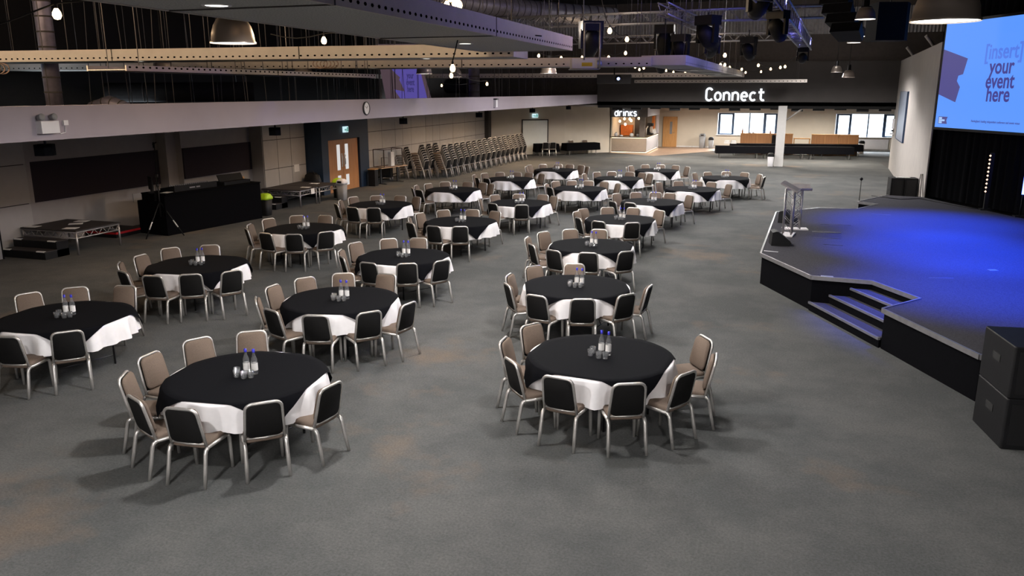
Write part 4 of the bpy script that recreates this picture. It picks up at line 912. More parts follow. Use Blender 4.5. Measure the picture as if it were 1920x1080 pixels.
# sideboards
def sideboard(x0, x1, y, label, h=1.33):
    t = thing('sideboard', label, 'sideboard', ((x0 + x1) / 2, y, 0), 0, 'oak sideboards in the lounge')
    w = (x1 - x0) / 2
    MB().bbox((-w, -0.02, 0.0), (w, 0.5, h - 0.03)).build('carcass', M_OAK, t)
    MB().bbox((-w - 0.02, -0.05, h - 0.03), (w + 0.02, 0.52, h)).build('top_board', M_OAK, t)
    for a, b in ((-w + 0.02, -0.015), (0.015, w - 0.02)): MB().bbox((a, -0.045, 0.05), (b, -0.02, h - 0.05)).build('panel', M_DOOR, t)
sideboard(-2.0, 0.15, 56.3, 'left oak sideboard with bottles in front of the window')
sideboard(0.17, 1.3, 56.3, 'oak sideboard partly behind the pillar')
sideboard(1.85 + 0.62, 4.1, 56.3, 'oak sideboard right of the low oak table')
sideboard(4.12, 5.3, 56.3, 'rightmost oak sideboard of the lounge')
t = thing('low_oak_table', 'low open oak table between the sideboards', 'table', (1.88, 56.6, 0))
MB().bbox((-0.52, -0.25, 1.0), (0.52, 0.25, 1.05)).build('table_board', M_OAK, t)
for s in (-1, 1): MB().bbox((s * 0.48 - 0.03, -0.22, 0), (s * 0.48 + 0.03, 0.22, 1.0)).build('side_leg', M_OAK, t)
for i, (x, h, lab) in enumerate(((-1.9, 0.30, 'tall dark bottle at the left end of the left sideboard'), (-0.62, 0.22, 'clear bottle in the middle of the left sideboard'), (-0.40, 0.28, 'taller bottle beside the clear bottle on the left sideboard'), (-0.12, 0.2, 'small brown bottle near the right end of the left sideboard'))):
    t = thing('bottle', lab, 'bottle', (x, 56.5, 1.33), 0, 'bottles on the left sideboard')
    MB().lathe([(0.0, 0), (0.05, 0), (0.05, h * 0.6), (0.02, h * 0.8), (0.02, h), (0, h)], 10).build('bottle_body', M_GLASS if i in (1, 2) else M_DOOR, t)
    MB().lathe([(0.024, h * 0.93), (0.024, h * 1.03), (0, h * 1.04)], 8).build('bottle_cap', M_PLASTIC, t)
for i, (x, y) in enumerate(((-1.45, 56.45), (-1.2, 56.45))):
    t = thing('crockery_stack', '%s low stack of white crockery on the left sideboard' % ('left', 'right')[i], 'crockery', (x, y, 1.33), 0, 'crockery on the left sideboard')
    for k in range(3): MB().lathe([(0.0, 0.03 * k), (0.06, 0.03 * k), (0.1, 0.03 * k + 0.025), (0.0, 0.03 * k + 0.02)], 10).build('plate', M_WPL, t)
for i, (x, y) in enumerate(((-2.75, 54.35), (-2.35, 54.45))):
    t = thing('folded_linen', '%s heap of folded white linen on the farther lounge tables' % ('left', 'right')[i], 'linen', (x, y, 0.752), 0.2 * i, 'linen on the lounge tables')
    for k in range(3): MB().rings([[(px, py, z) for px, py in rrect(0.36 - 0.03 * k, 0.28, 0.05, 2)] for z in (0.07 * k, 0.07 * k + 0.03, 0.07 * k + 0.065)]).build('folded_cloth', M_PAPER, t)
t = thing('lounge_chair_back', 'black high-backed chair half hidden by the pillar', 'chair', (0.25, 55.4, 0))
MB().bbox((-0.25, -0.25, 0.42), (0.25, 0.25, 0.5)).build('seat', M_BACK, t); MB().bbox((-0.25, 0.2, 0.5), (0.25, 0.28, 1.28)).build('backrest', M_BACK, t)
for sx in (-1, 1):
    for sy in (-1, 1): MB().tube([(sx * 0.21, sy * 0.21, 0), (sx * 0.21, sy * 0.21, 0.43)], 0.018, 6).build('leg', M_STEEL, t)
t = thing('radiator', 'white panel radiator under the right window', 'radiator', (6.6, 61.38, 0.12))
MB().bbox((-1.1, -0.05, 0.0), (1.1, 0.06, 0.68)).build('radiator_panel', M_WPL, t)
for i in range(24): MB().bbox((-1.06 + i * 0.09, -0.058, 0.05), (-1.03 + i * 0.09, -0.05, 0.62)).build('convector_rib', M_WPL, t)
t = thing('radiator', 'beige radiator cover right of the white radiator', 'radiator', (8.3, 61.38, 0.12))
MB().bbox((-0.55, -0.05, 0.0), (0.55, 0.06, 0.68)).build('cover_panel', M_BEIGEW, t); MB().bbox((-0.57, -0.07, 0.68), (0.57, 0.07, 0.71)).build('cover_top', M_BEIGEW, t)
# oak door beside the bar
d3 = struct('door_3', MB().bbox((-7.72, 61.42, 0.01), (-6.84, 61.48, 2.15)), M_OAK)
MB().bbox((-7.3, 61.41, 0.95), (-7.12, 61.42, 1.85)).build('vision_panel', M_GREYPL, d3)
MB().tube([(-6.94, 61.42, 1.05), (-6.94, 61.38, 1.05), (-7.06, 61.38, 1.05)], 0.015, 6).build('door_handle', M_ALU, d3)
MB().bbox((-7.80, 61.40, 0), (-7.72, 61.5, 2.22)).bbox((-6.84, 61.40, 0), (-6.76, 61.5, 2.22)).bbox((-7.8, 61.40, 2.15), (-6.76, 61.5, 2.22)).build('door_frame', M_OAK, d3)
# ---- bar
bar = thing('drinks_bar', 'corner drinks bar with lit counter and orange back wall', 'bar', (0, 0, 0))
X0, X1, Y0, Y1 = -10.45, -7.98, 54.5, 60.6
MB().bbox((X0 + 0.1, Y0 + 0.08, 0.1), (X1 - 0.02, Y0 + 0.2, 0.98)).build('counter_front', M_BAR, bar)
MB().bbox((X1 - 0.14, Y0 + 0.1, 0.12), (X1 - 0.02, Y1 - 0.6, 0.98)).build('counter_side', M_BARW, bar)
MB().bbox((X0 + 0.1, Y0 + 0.14, 0.0), (X1 - 0.1, Y0 + 0.2, 0.1)).bbox((X1 - 0.16, Y0 + 0.14, 0.0), (X1 - 0.1, Y1 - 0.6, 0.12)).build('plinth', M_JOINT, bar)
MB().prism([(X0, Y0), (X1 + 0.05, Y0), (X1 + 0.05, Y1 - 0.5), (X1 - 0.55, Y1 - 0.5), (X1 - 0.55, Y0 + 0.6), (X0, Y0 + 0.6)], 1.02, 1.07).build('worktop', mat('olive_worktop', (0.10, 0.08, 0.05), 0.4), bar)
MB().bbox((X0 + 0.1, Y0 + 0.05, 0.985), (X1, Y0 + 0.07, 1.0)).bbox((X1 + 0.0, Y0 + 0.07, 0.985), (X1 + 0.02, Y1 - 0.6, 1.0)).bbox((X0 + 0.1, Y0 + 0.11, 0.03), (X1 - 0.05, Y0 + 0.13, 0.05)).bbox((X1 - 0.08, Y0 + 0.13, 0.03), (X1 - 0.06, Y1 - 0.6, 0.05)).build('led_strip', M_WARMLED, bar)
MB().bbox((X0 + 0.02, Y0 + 0.1, 0.0), (X0 + 0.1, Y0 + 0.2, 2.4)).bbox((X0, Y0 + 0.05, 0.0), (X0 + 0.02, Y0 + 0.2, 1.02)).build('left_post', M_BEIGEW, bar)
MB().bbox((X1 - 0.52, Y0 + 0.08, 1.07), (X1 - 0.16, Y0 + 0.34, 2.4)).build('corner_post', mat('taupe_post', (0.16, 0.13, 0.11), 0.7), bar)
MB().bbox((X0, Y0, 2.36), (X1, Y0 + 0.2, 3.18)).build('sign_fascia', mat('taupe_grey_fascia', (0.115, 0.105, 0.10), 0.7), bar)
MB().bbox((X1 - 0.2, Y0 + 0.2, 2.4), (X1, Y1, 3.18)).build('side_fascia', M_BARW, bar)
MB().bbox((X1 - 0.14, Y1 - 0.6, 0), (X1 + 0.02, Y1 - 0.3, 2.4)).build('end_post', M_BARW, bar)
MB().bbox((X0, Y1 - 2.6, 0), (X1 - 1.2, Y1 - 2.5, 3.18)).bbox((X0, Y0 + 0.2, 0), (X0 + 0.06, Y1 - 2.5, 3.18)).build('back_wall', M_BEIGEW, bar)
MB().bbox((-9.35, Y1 - 2.72, 0), (-8.95, Y1 - 2.6, 2.3)).bbox((-8.85, Y1 - 2.72, 0), (-8.45, Y1 - 2.6, 2.3)).build('dark_cabinet_door', mat('dark_bar_cabinet', (0.02, 0.012, 0.01), 0.5), bar)
sh = MB().bbox((-10.3, Y1 - 3.0, 1.0), (-9.45, Y1 - 2.6, 1.72)).build('orange_unit', M_ORANGE, bar)
for i in range(5): MB().bbox((-10.28 + i * 0.17, Y1 - 3.03, 1.0), (-10.15 + i * 0.17, Y1 - 3.0, 1.68)).build('slat', M_ORANGE, sh)
MB().bbox((-8.35, Y1 - 1.2, 1.4), (-8.2, Y1 - 0.6, 2.3)).build('orange_panel', M_ORANGE, bar)
light('POINT', 'bar_light', (-9.3, 56.2, 2.2), 55, (1.0, 0.7, 0.45), shadow_soft_size=0.15)
light('AREA', 'counter_strip_light', (-9.2, 54.45, 0.97), 5, (1.0, 0.78, 0.5), rot=(R(-25), 0, 0), shape='RECTANGLE', size=2.2, size_y=0.05)
light('AREA', 'side_strip_light', (-7.9, 57.2, 0.97), 6, (1.0, 0.85, 0.7), rot=(R(-25), 0, R(90)), shape='RECTANGLE', size=4.5, size_y=0.05)
light('AREA', 'floor_strip_light', (-7.85, 57.0, 0.06), 6, (1.0, 0.80, 0.55), rot=(0, R(-70), 0), shape='RECTANGLE', size=0.05, size_y=5)
for i, (x, y, z) in enumerate(((-10.0, 55.5, 2.05), (-9.75, 55.9, 2.2), (-9.6, 55.4, 1.85), (-9.35, 55.7, 2.2), (-9.2, 55.4, 2.1), (-8.75, 55.8, 2.25), (-8.5, 55.5, 2.2))):
    t = thing('pendant_bulb', 'glowing globe lamp over the bar, %s from the left' % ['first', 'second', 'third', 'fourth', 'fifth', 'sixth', 'seventh'][i], 'lamp', (x, y, z), 0, 'globe lamps over the bar')
    MB().lathe([(0, -0.09), (0.06, -0.065), (0.085, 0), (0.06, 0.065), (0.025, 0.1)], 10).build('glass_globe', M_BULB, t)
    MB().tube([(0, 0, 0.09), (0, 0, 3.2 - z)], 0.008, 4).build('flex', M_RUBBER, t)
for i, (x, y, h, m, lab) in enumerate(((-10.1, 54.8, 0.26, M_WPL, 'round white urn at the left of the bar counter'), (-9.75, 54.75, 0.12, M_WPL, 'low white bowl beside the urn'), (-9.05, 54.8, 0.24, M_PAPER, 'white box in the middle of the bar counter'), (-8.6, 54.85, 0.2, M_GREYPL, 'dark bottle cluster near the bar corner post'))):
    t = thing('bar_item', lab, 'bar ware', (x, y, 1.07))
    MB().lathe([(0, 0), (0.1, 0), (0.14, h * 0.5), (0.09, h * 0.9), (0, h)], 10).build('vessel', m, t); MB().lathe([(0.05, h * 0.93), (0.05, h * 1.05), (0, h * 1.08)], 8).build('knob', M_PLASTIC, t)
t = thing('beer_tap', 'chrome beer tap tower on the side counter of the bar', 'tap', (-8.2, 56.0, 1.07))
MB().tube([(0, -0.3, 0), (0, -0.3, 0.5), (0, 0.4, 0.62)], 0.04, 8).build('tap_column', M_ALU, t)
for k in range(3): MB().tube([(0, -0.2 + k * 0.25, 0.5), (0.12, -0.2 + k * 0.25, 0.42)], 0.02, 6).build('tap_handle', M_PLASTIC, t)
t = thing('coffee_machine', 'black and chrome coffee machine on the side counter', 'coffee machine', (-8.2, 57.6, 1.07))
MB().bbox((-0.2, -0.3, 0.0), (0.2, 0.3, 0.1)).bbox((-0.2, -0.1, 0.1), (0.0, 0.3, 0.75)).bbox((-0.2, -0.3, 0.6), (0.2, 0.3, 0.8)).build('machine_body', M_PLASTIC, t)
MB().bbox((0.0, -0.2, 0.2), (0.15, 0.2, 0.55)).build('steel_front', M_ALU, t)
for i, (y, lab) in enumerate(((58.5, 'nearer white menu card on the side counter'), (59.2, 'farther white menu card on the side counter'))):
    t = thing('menu_card', lab, 'menu card', (-8.1, y, 1.07), 0, 'menu cards on the bar')
    MB().add([(-0.1, -0.15, 0), (0.1, -0.15, 0), (0, -0.15, 0.35), (-0.1, 0.15, 0), (0.1, 0.15, 0), (0, 0.15, 0.35)], [(0, 1, 2), (5, 4, 3), (1, 4, 5, 2), (3, 0, 2, 5)]).build('folded_card', M_PAPER, t)
# ---- illuminated words, letter by letter
def arc(cx, cy, rx, ry, a0, a1, n=10): return [(cx + rx * math.cos(R(a0 + (a1 - a0) * k / n)), cy + ry * math.sin(R(a0 + (a1 - a0) * k / n))) for k in range(n + 1)]
LET = {
 'C': [arc(.38, 1.12, .36, .36, 20, 180) + arc(.38, .36, .36, .36, 180, 340)],
 'o': [arc(.38, .5, .36, .48, 0, 360, 18)],
 'n': [[(.04, 0), (.04, 1)], [(.04, .5)] + arc(.38, .62, .34, .36, 170, 0) + [(.72, 0)]],
 'e': [[(.04, .5), (.72, .5)] + arc(.38, .5, .35, .48, 0, 310, 16)],
 'c': [arc(.38, .5, .36, .48, 45, 315, 14)],
 't': [[(.32, 1.45), (.32, .34)] + arc(.6, .34, .28, .30, 180, 300), [(.02, 1.0), (.70, 1.0)]],
 'd': [arc(.36, .5, .34, .48, 0, 360, 18), [(.72, 0), (.72, 1.5)]],
 'r': [[(.08, 0), (.08, 1)], arc(.42, .62, .34, .36, 170, 60)],
 'i': [[(.2, 0), (.2, 1)], [(.2, 1.32), (.2, 1.36)]],
 'k': [[(.08, 0), (.08, 1)], [(.62, 1), (.12, .48), (.66, 0)]],
 's': [arc(.34, .73, .28, .24, 30, 270) + arc(.34, .25, .28, .24, 90, -150)],
}
def word(name, label, txt, origin, pitch, size, r, adv=None):
    t = thing(name, label, 'sign', origin)
    x = 0
    for ch in txt:
        b = MB()
        for st in LET[ch]: b.tube([(x + px * size, 0, py * size) for px, py in st], r, 8)
        b.build('letter', M_NEON, t)
        x += (adv[ch] if adv and ch in adv else pitch)
    MB().bbox((0, 0.03, size * 0.3), (x - pitch * 0.3, 0.05, size * 0.36)).build('mounting_rail', M_JOINT, t)
word('lit_word_sign', 'large white lit word Connect on the charcoal fascia', 'Connect', (-3.66, 46.93, 3.55), 0.468, 0.44, 0.055, {'c': 0.435})
word('lit_word_sign', 'smaller white lit word drinks above the bar', 'drinks', (-10.16, 54.42, 2.44), 0.29, 0.30, 0.038, {'d': 0.30, 'r': 0.235, 'i': 0.165, 'n': 0.30, 'k': 0.265, 's': 0.25})
# ================================================================== CEILING FITTINGS
# perforated rafts
def raft(a, b, width, z, h, label, holes=0.12, sides=(1, -1), lights=(), ends=True):
    """a to b is the axis; flanges with perforations on both long sides"""
    a = Vector((*a, 0)); b = Vector((*b, 0)); L = (b - a).length; ang = math.atan2((b - a).y, (b - a).x)
    t = thing('ceiling_raft', label, 'ceiling raft', (a.x, a.y, z), ang, 'perforated ceiling rafts')
    MB().bbox((0, -width / 2, 0), (L, width / 2, 0.02)).build('underside_panel', M_RAFTU, t)
    for s in (1, -1):
        y = s * width / 2
        MB().bbox((0, min(y, y + s * 0.03), -0.01), (L, max(y, y + s * 0.03), h)).build('side_flange', M_RAFT, t)
        hb = MB(); n = int(L / holes)
        for i in range(n):
            x = (i + 0.5) * L / n; yy = y + s * 0.0315
            vs = [(x + 0.032 * math.cos(q), yy, 0.055 + 0.02 * math.sin(q)) for q in (2 * PI * k / 6 for k in range(6))]
            hb.add(vs, [tuple(range(6))])
        hb.build('perforation', M_HOLE, t, kind='stuff')
    for x in ((0, L) if ends else ()): MB().bbox((x - 0.012, -width / 2, -0.01), (x + 0.012, width / 2, h)).build('end_flange', M_RAFT, t)
    nj = max(1, int(L / 4.2))
    for i in range(1, nj):
        x = L * i / nj
        MB().bbox((x - 0.012, -width / 2 - 0.033, -0.012), (x + 0.012, width / 2 + 0.033, h + 0.002)).build('joint_strap', M_JOINT, t)
    for i in range(max(2, int(L / 2.2))):
        x = 0.4 + (L - 0.8) * i / max(1, int(L / 2.2) - 1)
        for s in (1, -1): MB().tube([(x, s * width * 0.42, h * 0.5), (x, s * width * 0.42, 9.0 - z)], 0.008, 4).build('suspension_wire', M_ROD, t)
    for x, y in lights:
        d = MB().lathe([(0.10, -0.004), (0.125, -0.012), (0.135, -0.002)], 16, (x, y, 0)).build('downlight_ring', M_WPL, t)
        MB().lathe([(0.0, -0.006), (0.10, -0.006)], 16, (x, y, 0)).build('downlight_lens', M_SPOT, d)
    return t
raft((-4.75, -2.0), (-4.6, 15.3), 1.75, 4.8, 0.24, 'broad ceiling raft running away overhead at upper left', 0.14, lights=[(8.4, 0.15), (5.3, 0.3), (14.6, 0.2)])
raft((-23.5, 15.1), (-5.0, 16.2), 1.2, 4.72, 0.24, 'warm-lit raft crossing the upper left of the hall', 0.16, lights=[(9.5, 0), (16.5, 0)])
raft((-23.8, 21.0), (-3.2, 22.4), 1.2, 4.70, 0.22, 'second crossing raft behind the warm-lit one', 0.2, lights=[(4, 0), (9.0, 0), (12.6, 0)])
raft((-11.7, 12.2), (-11.2, 21.0), 0.9, 4.42, 0.09, 'thin lilac raft over the left soffit', 0.16, ends=False)
raft((-2.85, 21.9), (-2.1, 40.0), 1.1, 4.72, 0.24, 'lilac-sided raft running away in the middle distance', 0.2, lights=[(6, 0), (13, 0)])
raft((-20.5, 40.0), (-1.5, 41.2), 1.0, 4.72, 0.2, 'long distant raft spanning before the fascia', 0.2, lights=[(10.5, 0), (13.5, 0), (17.5, 0)])
raft((-7.0, 43.0), (1.4, 43.6), 1.0, 4.48, 0.14, 'farthest raft with downlights above the lit word', 0.2, lights=[(2.4, 0), (4.3, 0), (5.7, 0), (7.9, 0)])
# industrial pendants
def pendant(x, y, z, label, r=0.25, tint=None):
    t = thing('pendant_lamp', label, 'pendant lamp', (x, y, z), 0, 'spun metal bell pendants')
    MB().lathe([(r * 1.04, -0.01), (r * 1.04, 0.008), (r * 0.99, 0.02), (r * 0.95, 0.10), (r * 0.84, 0.19), (r * 0.66, 0.265), (r * 0.5, 0.29), (r * 0.48, 0.29)], 28).build('bell_shade', M_SPUN, t)
    MB().lathe([(0.0, -0.002), (r * 1.0, -0.002)], 24).build('diffuser', M_LAMP, t)
    MB().lathe([(r * 0.56, 0.285), (r * 0.56, 0.31), (r * 0.3, 0.32), (r * 0.28, 0.52), (0.0, 0.53)], 16).build('gear_housing', M_STEEL, t)
    MB().tube([(0, 0, 0.52), (0, 0, 9.0 - z)], 0.012, 5).build('suspension_cable', M_RUBBER, t)
pendant(-6.07, 8.30, 4.6, 'brown metal bell pendant at upper left, the largest there')
pendant(1.25, 7.45, 4.6, 'huge brown bell pendant cut by the top edge near the screen')
pendant(-13.3, 21.4, 4.6, 'small dark bell pendant beneath the left rafts')
pendant(-10.8, 24.5, 4.6, 'bell pendant in front of the violet projected image')
pendant(-6.8, 25.0, 4.6, 'bell pendant with bright inside below the middle rafts')
pendant(-11.9, 30.0, 4.6, 'dim bell pendant above the soffit right of the violet image')
pendant(2.12, 24.0, 5.9, 'nearest bell pendant in the row leading over the stage')
pendant(2.63, 31.3, 5.9, 'second bell pendant in the row leading over the stage')
pendant(2.79, 35.3, 5.9, 'third bell pendant in the row leading over the stage')
pendant(3.0, 39.0, 4.65, 'lower pale bell pendant before the charcoal fascia')
pendant(2.75, 43.0, 4.95, 'farthest bell pendant half behind the lower pale one')
pendant(-15.9, 18.6, 4.62, 'bell pendant mostly hidden behind the left rafts')
# festoon lights
def festoon(label, pts, order=None, drop=0.10, ends=()):
    t = thing('festoon_string', label, 'string lights', (0, 0, 0), 0, 'warm festoon strings')
    pts = [Vector(p) for p in pts]; path = []
    full = [Vector(e) for e in ends[:1]] + [p + Vector((0, 0, drop)) for p in pts] + [Vector(e) for e in ends[1:]]
    for a, b in zip(full, full[1:]):
        for k in range(4):
            f = k / 4; q = a.lerp(b, f); q.z -= 0.10 * math.sin(PI * f) * min(1, (b - a).length / 2); path.append(q)
    path.append(full[-1])
    MB().tube(path, 0.010, 4).build('festoon_cable', M_RUBBER, t)
    for p in pts:
        T = Matrix.Translation(p)
        b = MB().lathe([(0.0, -0.066), (0.03, -0.058), (0.046, -0.024), (0.041, 0.012), (0.018, 0.05)], 8, M=T).build('bulb', M_BULB, t)
        MB().lathe([(0.017, 0.04), (0.019, 0.09), (0.0, 0.10)], 6, M=T).build('lamp_holder', M_RUBBER, b)
festoon('festoon string with one big bulb at the top left corner', [(-7.3, 7.02, 4.85)], ends=[(-9.8, 6.8, 4.55), (-6.0, 7.6, 5.3)])
festoon('festoon string with a single bulb under the broad raft', [(-6.98, 11.89, 4.85)], ends=[(-8.3, 12.4, 5.0), (-5.5, 11.8, 5.2)])
festoon('bunched festoon bulbs glowing at the top centre', [(-5.27, 12.46, 5.3), (-4.73, 11.62, 5.3), (-4.62, 11.5, 5.38), (-4.51, 11.38, 5.3), (-4.55, 11.68, 5.3), (-4.4, 11.2, 5.34), (-5.27, 13.24, 5.3), (-5.29, 13.44, 5.28)], ends=[(-6.6, 12.4, 5.9), (-3.6, 12.8, 4.9)])
festoon('festoon bulbs dangling in front of the left void', [(-4.75, 11.86, 4.4), (-6.98, 17.34, 4.4), (-9.49, 26.85, 4.3), (-13.97, 33.55, 4.3)], ends=[(-4.5, 11.7, 5.2), (-14.5, 36, 4.8)])
festoon('festoon bulbs along the middle rafts', [(-3.16, 16.13, 5.2), (-3.29, 18.84, 5.2), (-4.49, 25.54, 5.2), (-5.6, 28.52, 5.2), (-6.47, 28.24, 5.2), (-7.28, 28.45, 5.2), (-7.56, 26.55, 5.2)], ends=[(-3.0, 14.5, 5.6), (-8.5, 25.5, 5.6)])
far = [(-5.4, 33.01), (-5.87, 37.07), (-5.3, 34.61), (-4.97, 39.34), (-5.0, 42.5), (-4.45, 42.9), (-3.3, 28.57), (-2.6, 27.75)]
festoon('festoon string left half of the far cluster', [(x, y, 5.0) for x, y in far], ends=[(-6.5, 32, 5.4), (-2.0, 26, 5.4)])
far = [(-2.79, 33.11), (-2.59, 32.47), (-2.37, 33.25), (-1.99, 31.34), (-1.84, 31.39), (-1.37, 23.14), (-1.85, 34.91), (-1.49, 38.0)]
festoon('festoon string in the middle of the far cluster', [(x, y, 5.0) for x, y in far], ends=[(-3.2, 33.6, 5.4), (-1.2, 40, 5.4)])
far = [(-2.17, 44.0), (-1.54, 44.5), (-0.75, 42.89), (-0.68, 32.41), (-0.27, 37.94), (0.12, 35.54), (0.29, 34.46)]
festoon('festoon string right end of the far cluster', [(x, y, 5.0) for x, y in far], ends=[(-2.5, 43, 5.4), (0.8, 34, 5.5)])
# trusses
def truss(a, b, label, wd=0.29, n=None, r=0.025):
    a = Vector(a); b = Vector(b); d = b - a; L = d.length
    u = d.normalized(); s = Vector((0, 0, 1)).cross(u).normalized(); v = u.cross(s)
    M = Matrix((u, s, v)).transposed().to_4x4(); M.translation = a
    t = thing('lighting_truss', label, 'truss', a); t.matrix_world = M; t['group'] = 'aluminium lighting trusses'
    h = wd / 2
    for sy in (-1, 1):
        for sz in (-1, 1): MB().tube([(0, sy * h, sz * h), (L, sy * h, sz * h)], r, 8).build('chord_tube', M_TRUSS, t)
    lat = MB(); n = n or int(L / wd)
    for i in range(n):
        x0, x1 = L * i / n, L * (i + 1) / n; f = 1 if i % 2 else -1
        for q in (-1, 1):
            lat.tube([(x0, q * h, -f * h), (x1, q * h, f * h)], 0.010, 4); lat.tube([(x0, -f * h, q * h), (x1, f * h, q * h)], 0.010, 4)
    lat.build('lattice', M_TRUSS, t)
    for i in range(3):
        x = L * (i + 0.5) / 3; p = a + u * x
        w_ = MB().tube([(0, 0, 0), (0, 0, 9.0 - p.z)], 0.008, 4).build('hoist_wire', M_ROD, t); w_.matrix_local = M.inverted() @ Matrix.Translation(p)
truss((-10.5, 28.0, 6.35), (1.2, 26.6, 6.35), 'nearer aluminium truss crossing at the top centre', 0.34)
truss((-10.3, 35.4, 6.18), (1.2, 35.0, 6.18), 'farther thin truss crossing below the corrugated band')
truss((-0.4, 12.0, 5.6), (0.85, 28.6, 5.5), 'diagonal truss slanting down at the upper right', 0.30)
truss((-3.1, 23.2, 6.25), (-1.9, 27.2, 5.85), 'lilac truss slanting through the stage lights', 0.29)
# stage lights
def moving_head(x, y, z, label, yaw, tilt, s=1.0, top=None):
    s *= 0.8
    t = thing('moving_head_light', label, 'stage light', (x, y, z), yaw, 'moving head stage lights')
    MB().box((0, 0, 0.30 * s), (0.42 * s, 0.30 * s, 0.18 * s)).build('base_box', M_PLASTIC, t)
    for q in (-1, 1): MB().box((q * 0.2 * s, 0, 0.06 * s), (0.05 * s, 0.14 * s, 0.36 * s)).build('yoke_arm', M_PLASTIC, t)
    T = Matrix.Rotation(tilt, 4, 'X')
    hd = MB().lathe([(0.0, 0.24 * s), (0.11 * s, 0.22 * s), (0.165 * s, 0.1 * s), (0.17 * s, -0.12 * s), (0.13 * s, -0.28 * s), (0.0, -0.27 * s)], 14, M=T).build('lamp_head', M_PLASTIC, t)
    MB().lathe([(0.0, -0.285 * s), (0.11 * s, -0.285 * s), (0.12 * s, -0.26 * s)], 14, M=T).build('lens', M_GREYPL, hd)
    MB().tube([(0, 0, 0.38 * s), (0, 0, (top if top else z + 0.9) - z)], 0.02, 6).build('hanging_clamp', M_STEEL, t)
moving_head(-5.3, 24.2, 5.45, 'big dark stage light left of the bright bulbs', R(30), R(35), 1.9, 6.2)
moving_head(-3.3, 25.4, 5.45, 'square dark stage light under the nearer truss', R(0), R(10), 1.7, 6.2)
moving_head(-2.7, 24.4, 5.2, 'middle stage light of the dark cluster, tilted down', R(-20), R(40), 1.4, 6.2)
moving_head(-1.95, 24.2, 5.55, 'blue-black stage light at the right of the cluster', R(-35), R(50), 1.8, 6.2)
moving_head(-2.2, 29.5, 5.45, 'smaller distant stage light above the far bulbs', R(20), R(60), 1.5, 6.1)
moving_head(-1.0, 30.0, 5.4, 'distant stage light right of the far bulbs', R(-20), R(50), 1.5, 6.1)
moving_head(-3.9, 29.5, 5.0, 'low dark stage light behind the lilac raft', R(10), R(30), 1.4, 6.1)
moving_head(-0.35, 14.2, 5.40, 'large black stage light at the top beside the diagonal truss', R(20), R(60), 1.1, 5.6)
moving_head(-0.05, 15.6, 5.12, 'second black stage light hung lower on the diagonal truss', R(-30), R(45), 1.0, 5.5)
moving_head(0.72, 27.2, 5.05, 'small black stage light at the lower end of the diagonal truss', R(0), R(70), 1.0, 5.4)
# line array
t = thing('line_array', 'curved black line array loudspeaker hanging over the stage edge', 'speaker', (1.55, 26.5, 5.72))
for k in range(7):
    an = R(4 + k * 6.5 if k < 5 else 4 + k * 6.5)
    y_ = -0.02 * k * k; z_ = 1.75 - k * 0.30
    M = Matrix.Translation((-0.12 + 0.012 * k * k, y_, z_)) @ Matrix.Rotation(R(-25), 4, 'Z') @ Matrix.Rotation(-an * 0.7, 4, 'X')
    MB().add([(-0.42, -0.3, -0.14), (0.42, -0.3, -0.14), (0.34, 0.3, -0.09), (-0.34, 0.3, -0.09), (-0.42, -0.3, 0.14), (0.42, -0.3, 0.14), (0.34, 0.3, 0.09), (-0.34, 0.3, 0.09)], [(3, 2, 1, 0), (4, 5, 6, 7), (0, 1, 5, 4), (1, 2, 6, 5), (2, 3, 7, 6), (3, 0, 4, 7)], M=M).build('array_cabinet', M_PLASTIC, t)
MB().tube([(0, 0, 1.8), (0, 0, 3.28)], 0.02, 6).build('rigging_wire', M_ROD, t)
t = thing('hung_speaker', 'large blue-lit black speaker box behind the line array', 'speaker', (3.15, 28.0, 5.75), R(15))
MB().prism([(-0.5, -0.4), (0.35, -0.4), (0.6, 0.0), (0.45, 0.5), (-0.5, 0.5)], -0.2, 0.9).build('cabinet', M_BACK, t)
MB().tube([(0, 0, 0.9), (0, 0, 3.25)], 0.02, 6).build('rigging_wire', M_ROD, t)
# projectors
t = thing('projector', 'projector in silver cradle with yellow label under the rafts', 'projector', (-4.7, 21.0, 4.62), R(20))
MB().bbox((-0.4, -0.25, 0), (0.25, 0.25, 0.24)).build('projector_body', M_WPL, t); MB().bbox((-0.15, -0.256, 0.05), (0.12, -0.25, 0.14)).build('yellow_label', M_YEL, t)
MB().lathe([(0.0, 0.14), (0.08, 0.14), (0.09, 0.0)], 12, M=Matrix.Translation((0.25, 0, 0.12)) @ Matrix.Rotation(R(90), 4, 'Y')).build('lens', M_ALU, t)
MB().tube([(-0.42, -0.28, -0.02), (0.3, -0.28, -0.02), (0.3, 0.28, -0.02), (-0.42, 0.28, -0.02)], 0.015, 6, closed=True).tube([(0.3, -0.28, -0.02), (0.3, -0.28, 1.1), (-0.1, -0.28, 1.1), (-0.1, -0.28, 0.2)], 0.025, 6).tube([(-0.1, 0, 1.1), (-0.1, 0, 4.3)], 0.015, 5).build('cradle', M_TRUSS, t)
t = thing('projector', 'dark projector with glowing blue lens before the fascia', 'projector', (-7.4, 39.2, 4.40), R(8))
MB().bbox((-0.8, -0.4, 0), (0.8, 0.5, 0.42)).build('projector_body', M_PLASTIC, t)
MB().lathe([(0.0, 0.1), (0.10, 0.1), (0.16, 0.05), (0.18, 0.0)], 14, M=Matrix.Translation((0.22, -0.4, 0.22)) @ Matrix.Rotation(R(90), 4, 'X')).build('lens_ring', M_STEEL, t)
MB().lathe([(0.0, 0.104), (0.07, 0.104)], 12, M=Matrix.Translation((0.22, -0.4, 0.22)) @ Matrix.Rotation(R(90), 4, 'X')).build('glowing_lens', M_PLENS, t)
MB().tube([(0, 0, 0.42), (0, 0, 4.6)], 0.03, 6).build('ceiling_mount', M_STEEL, t)
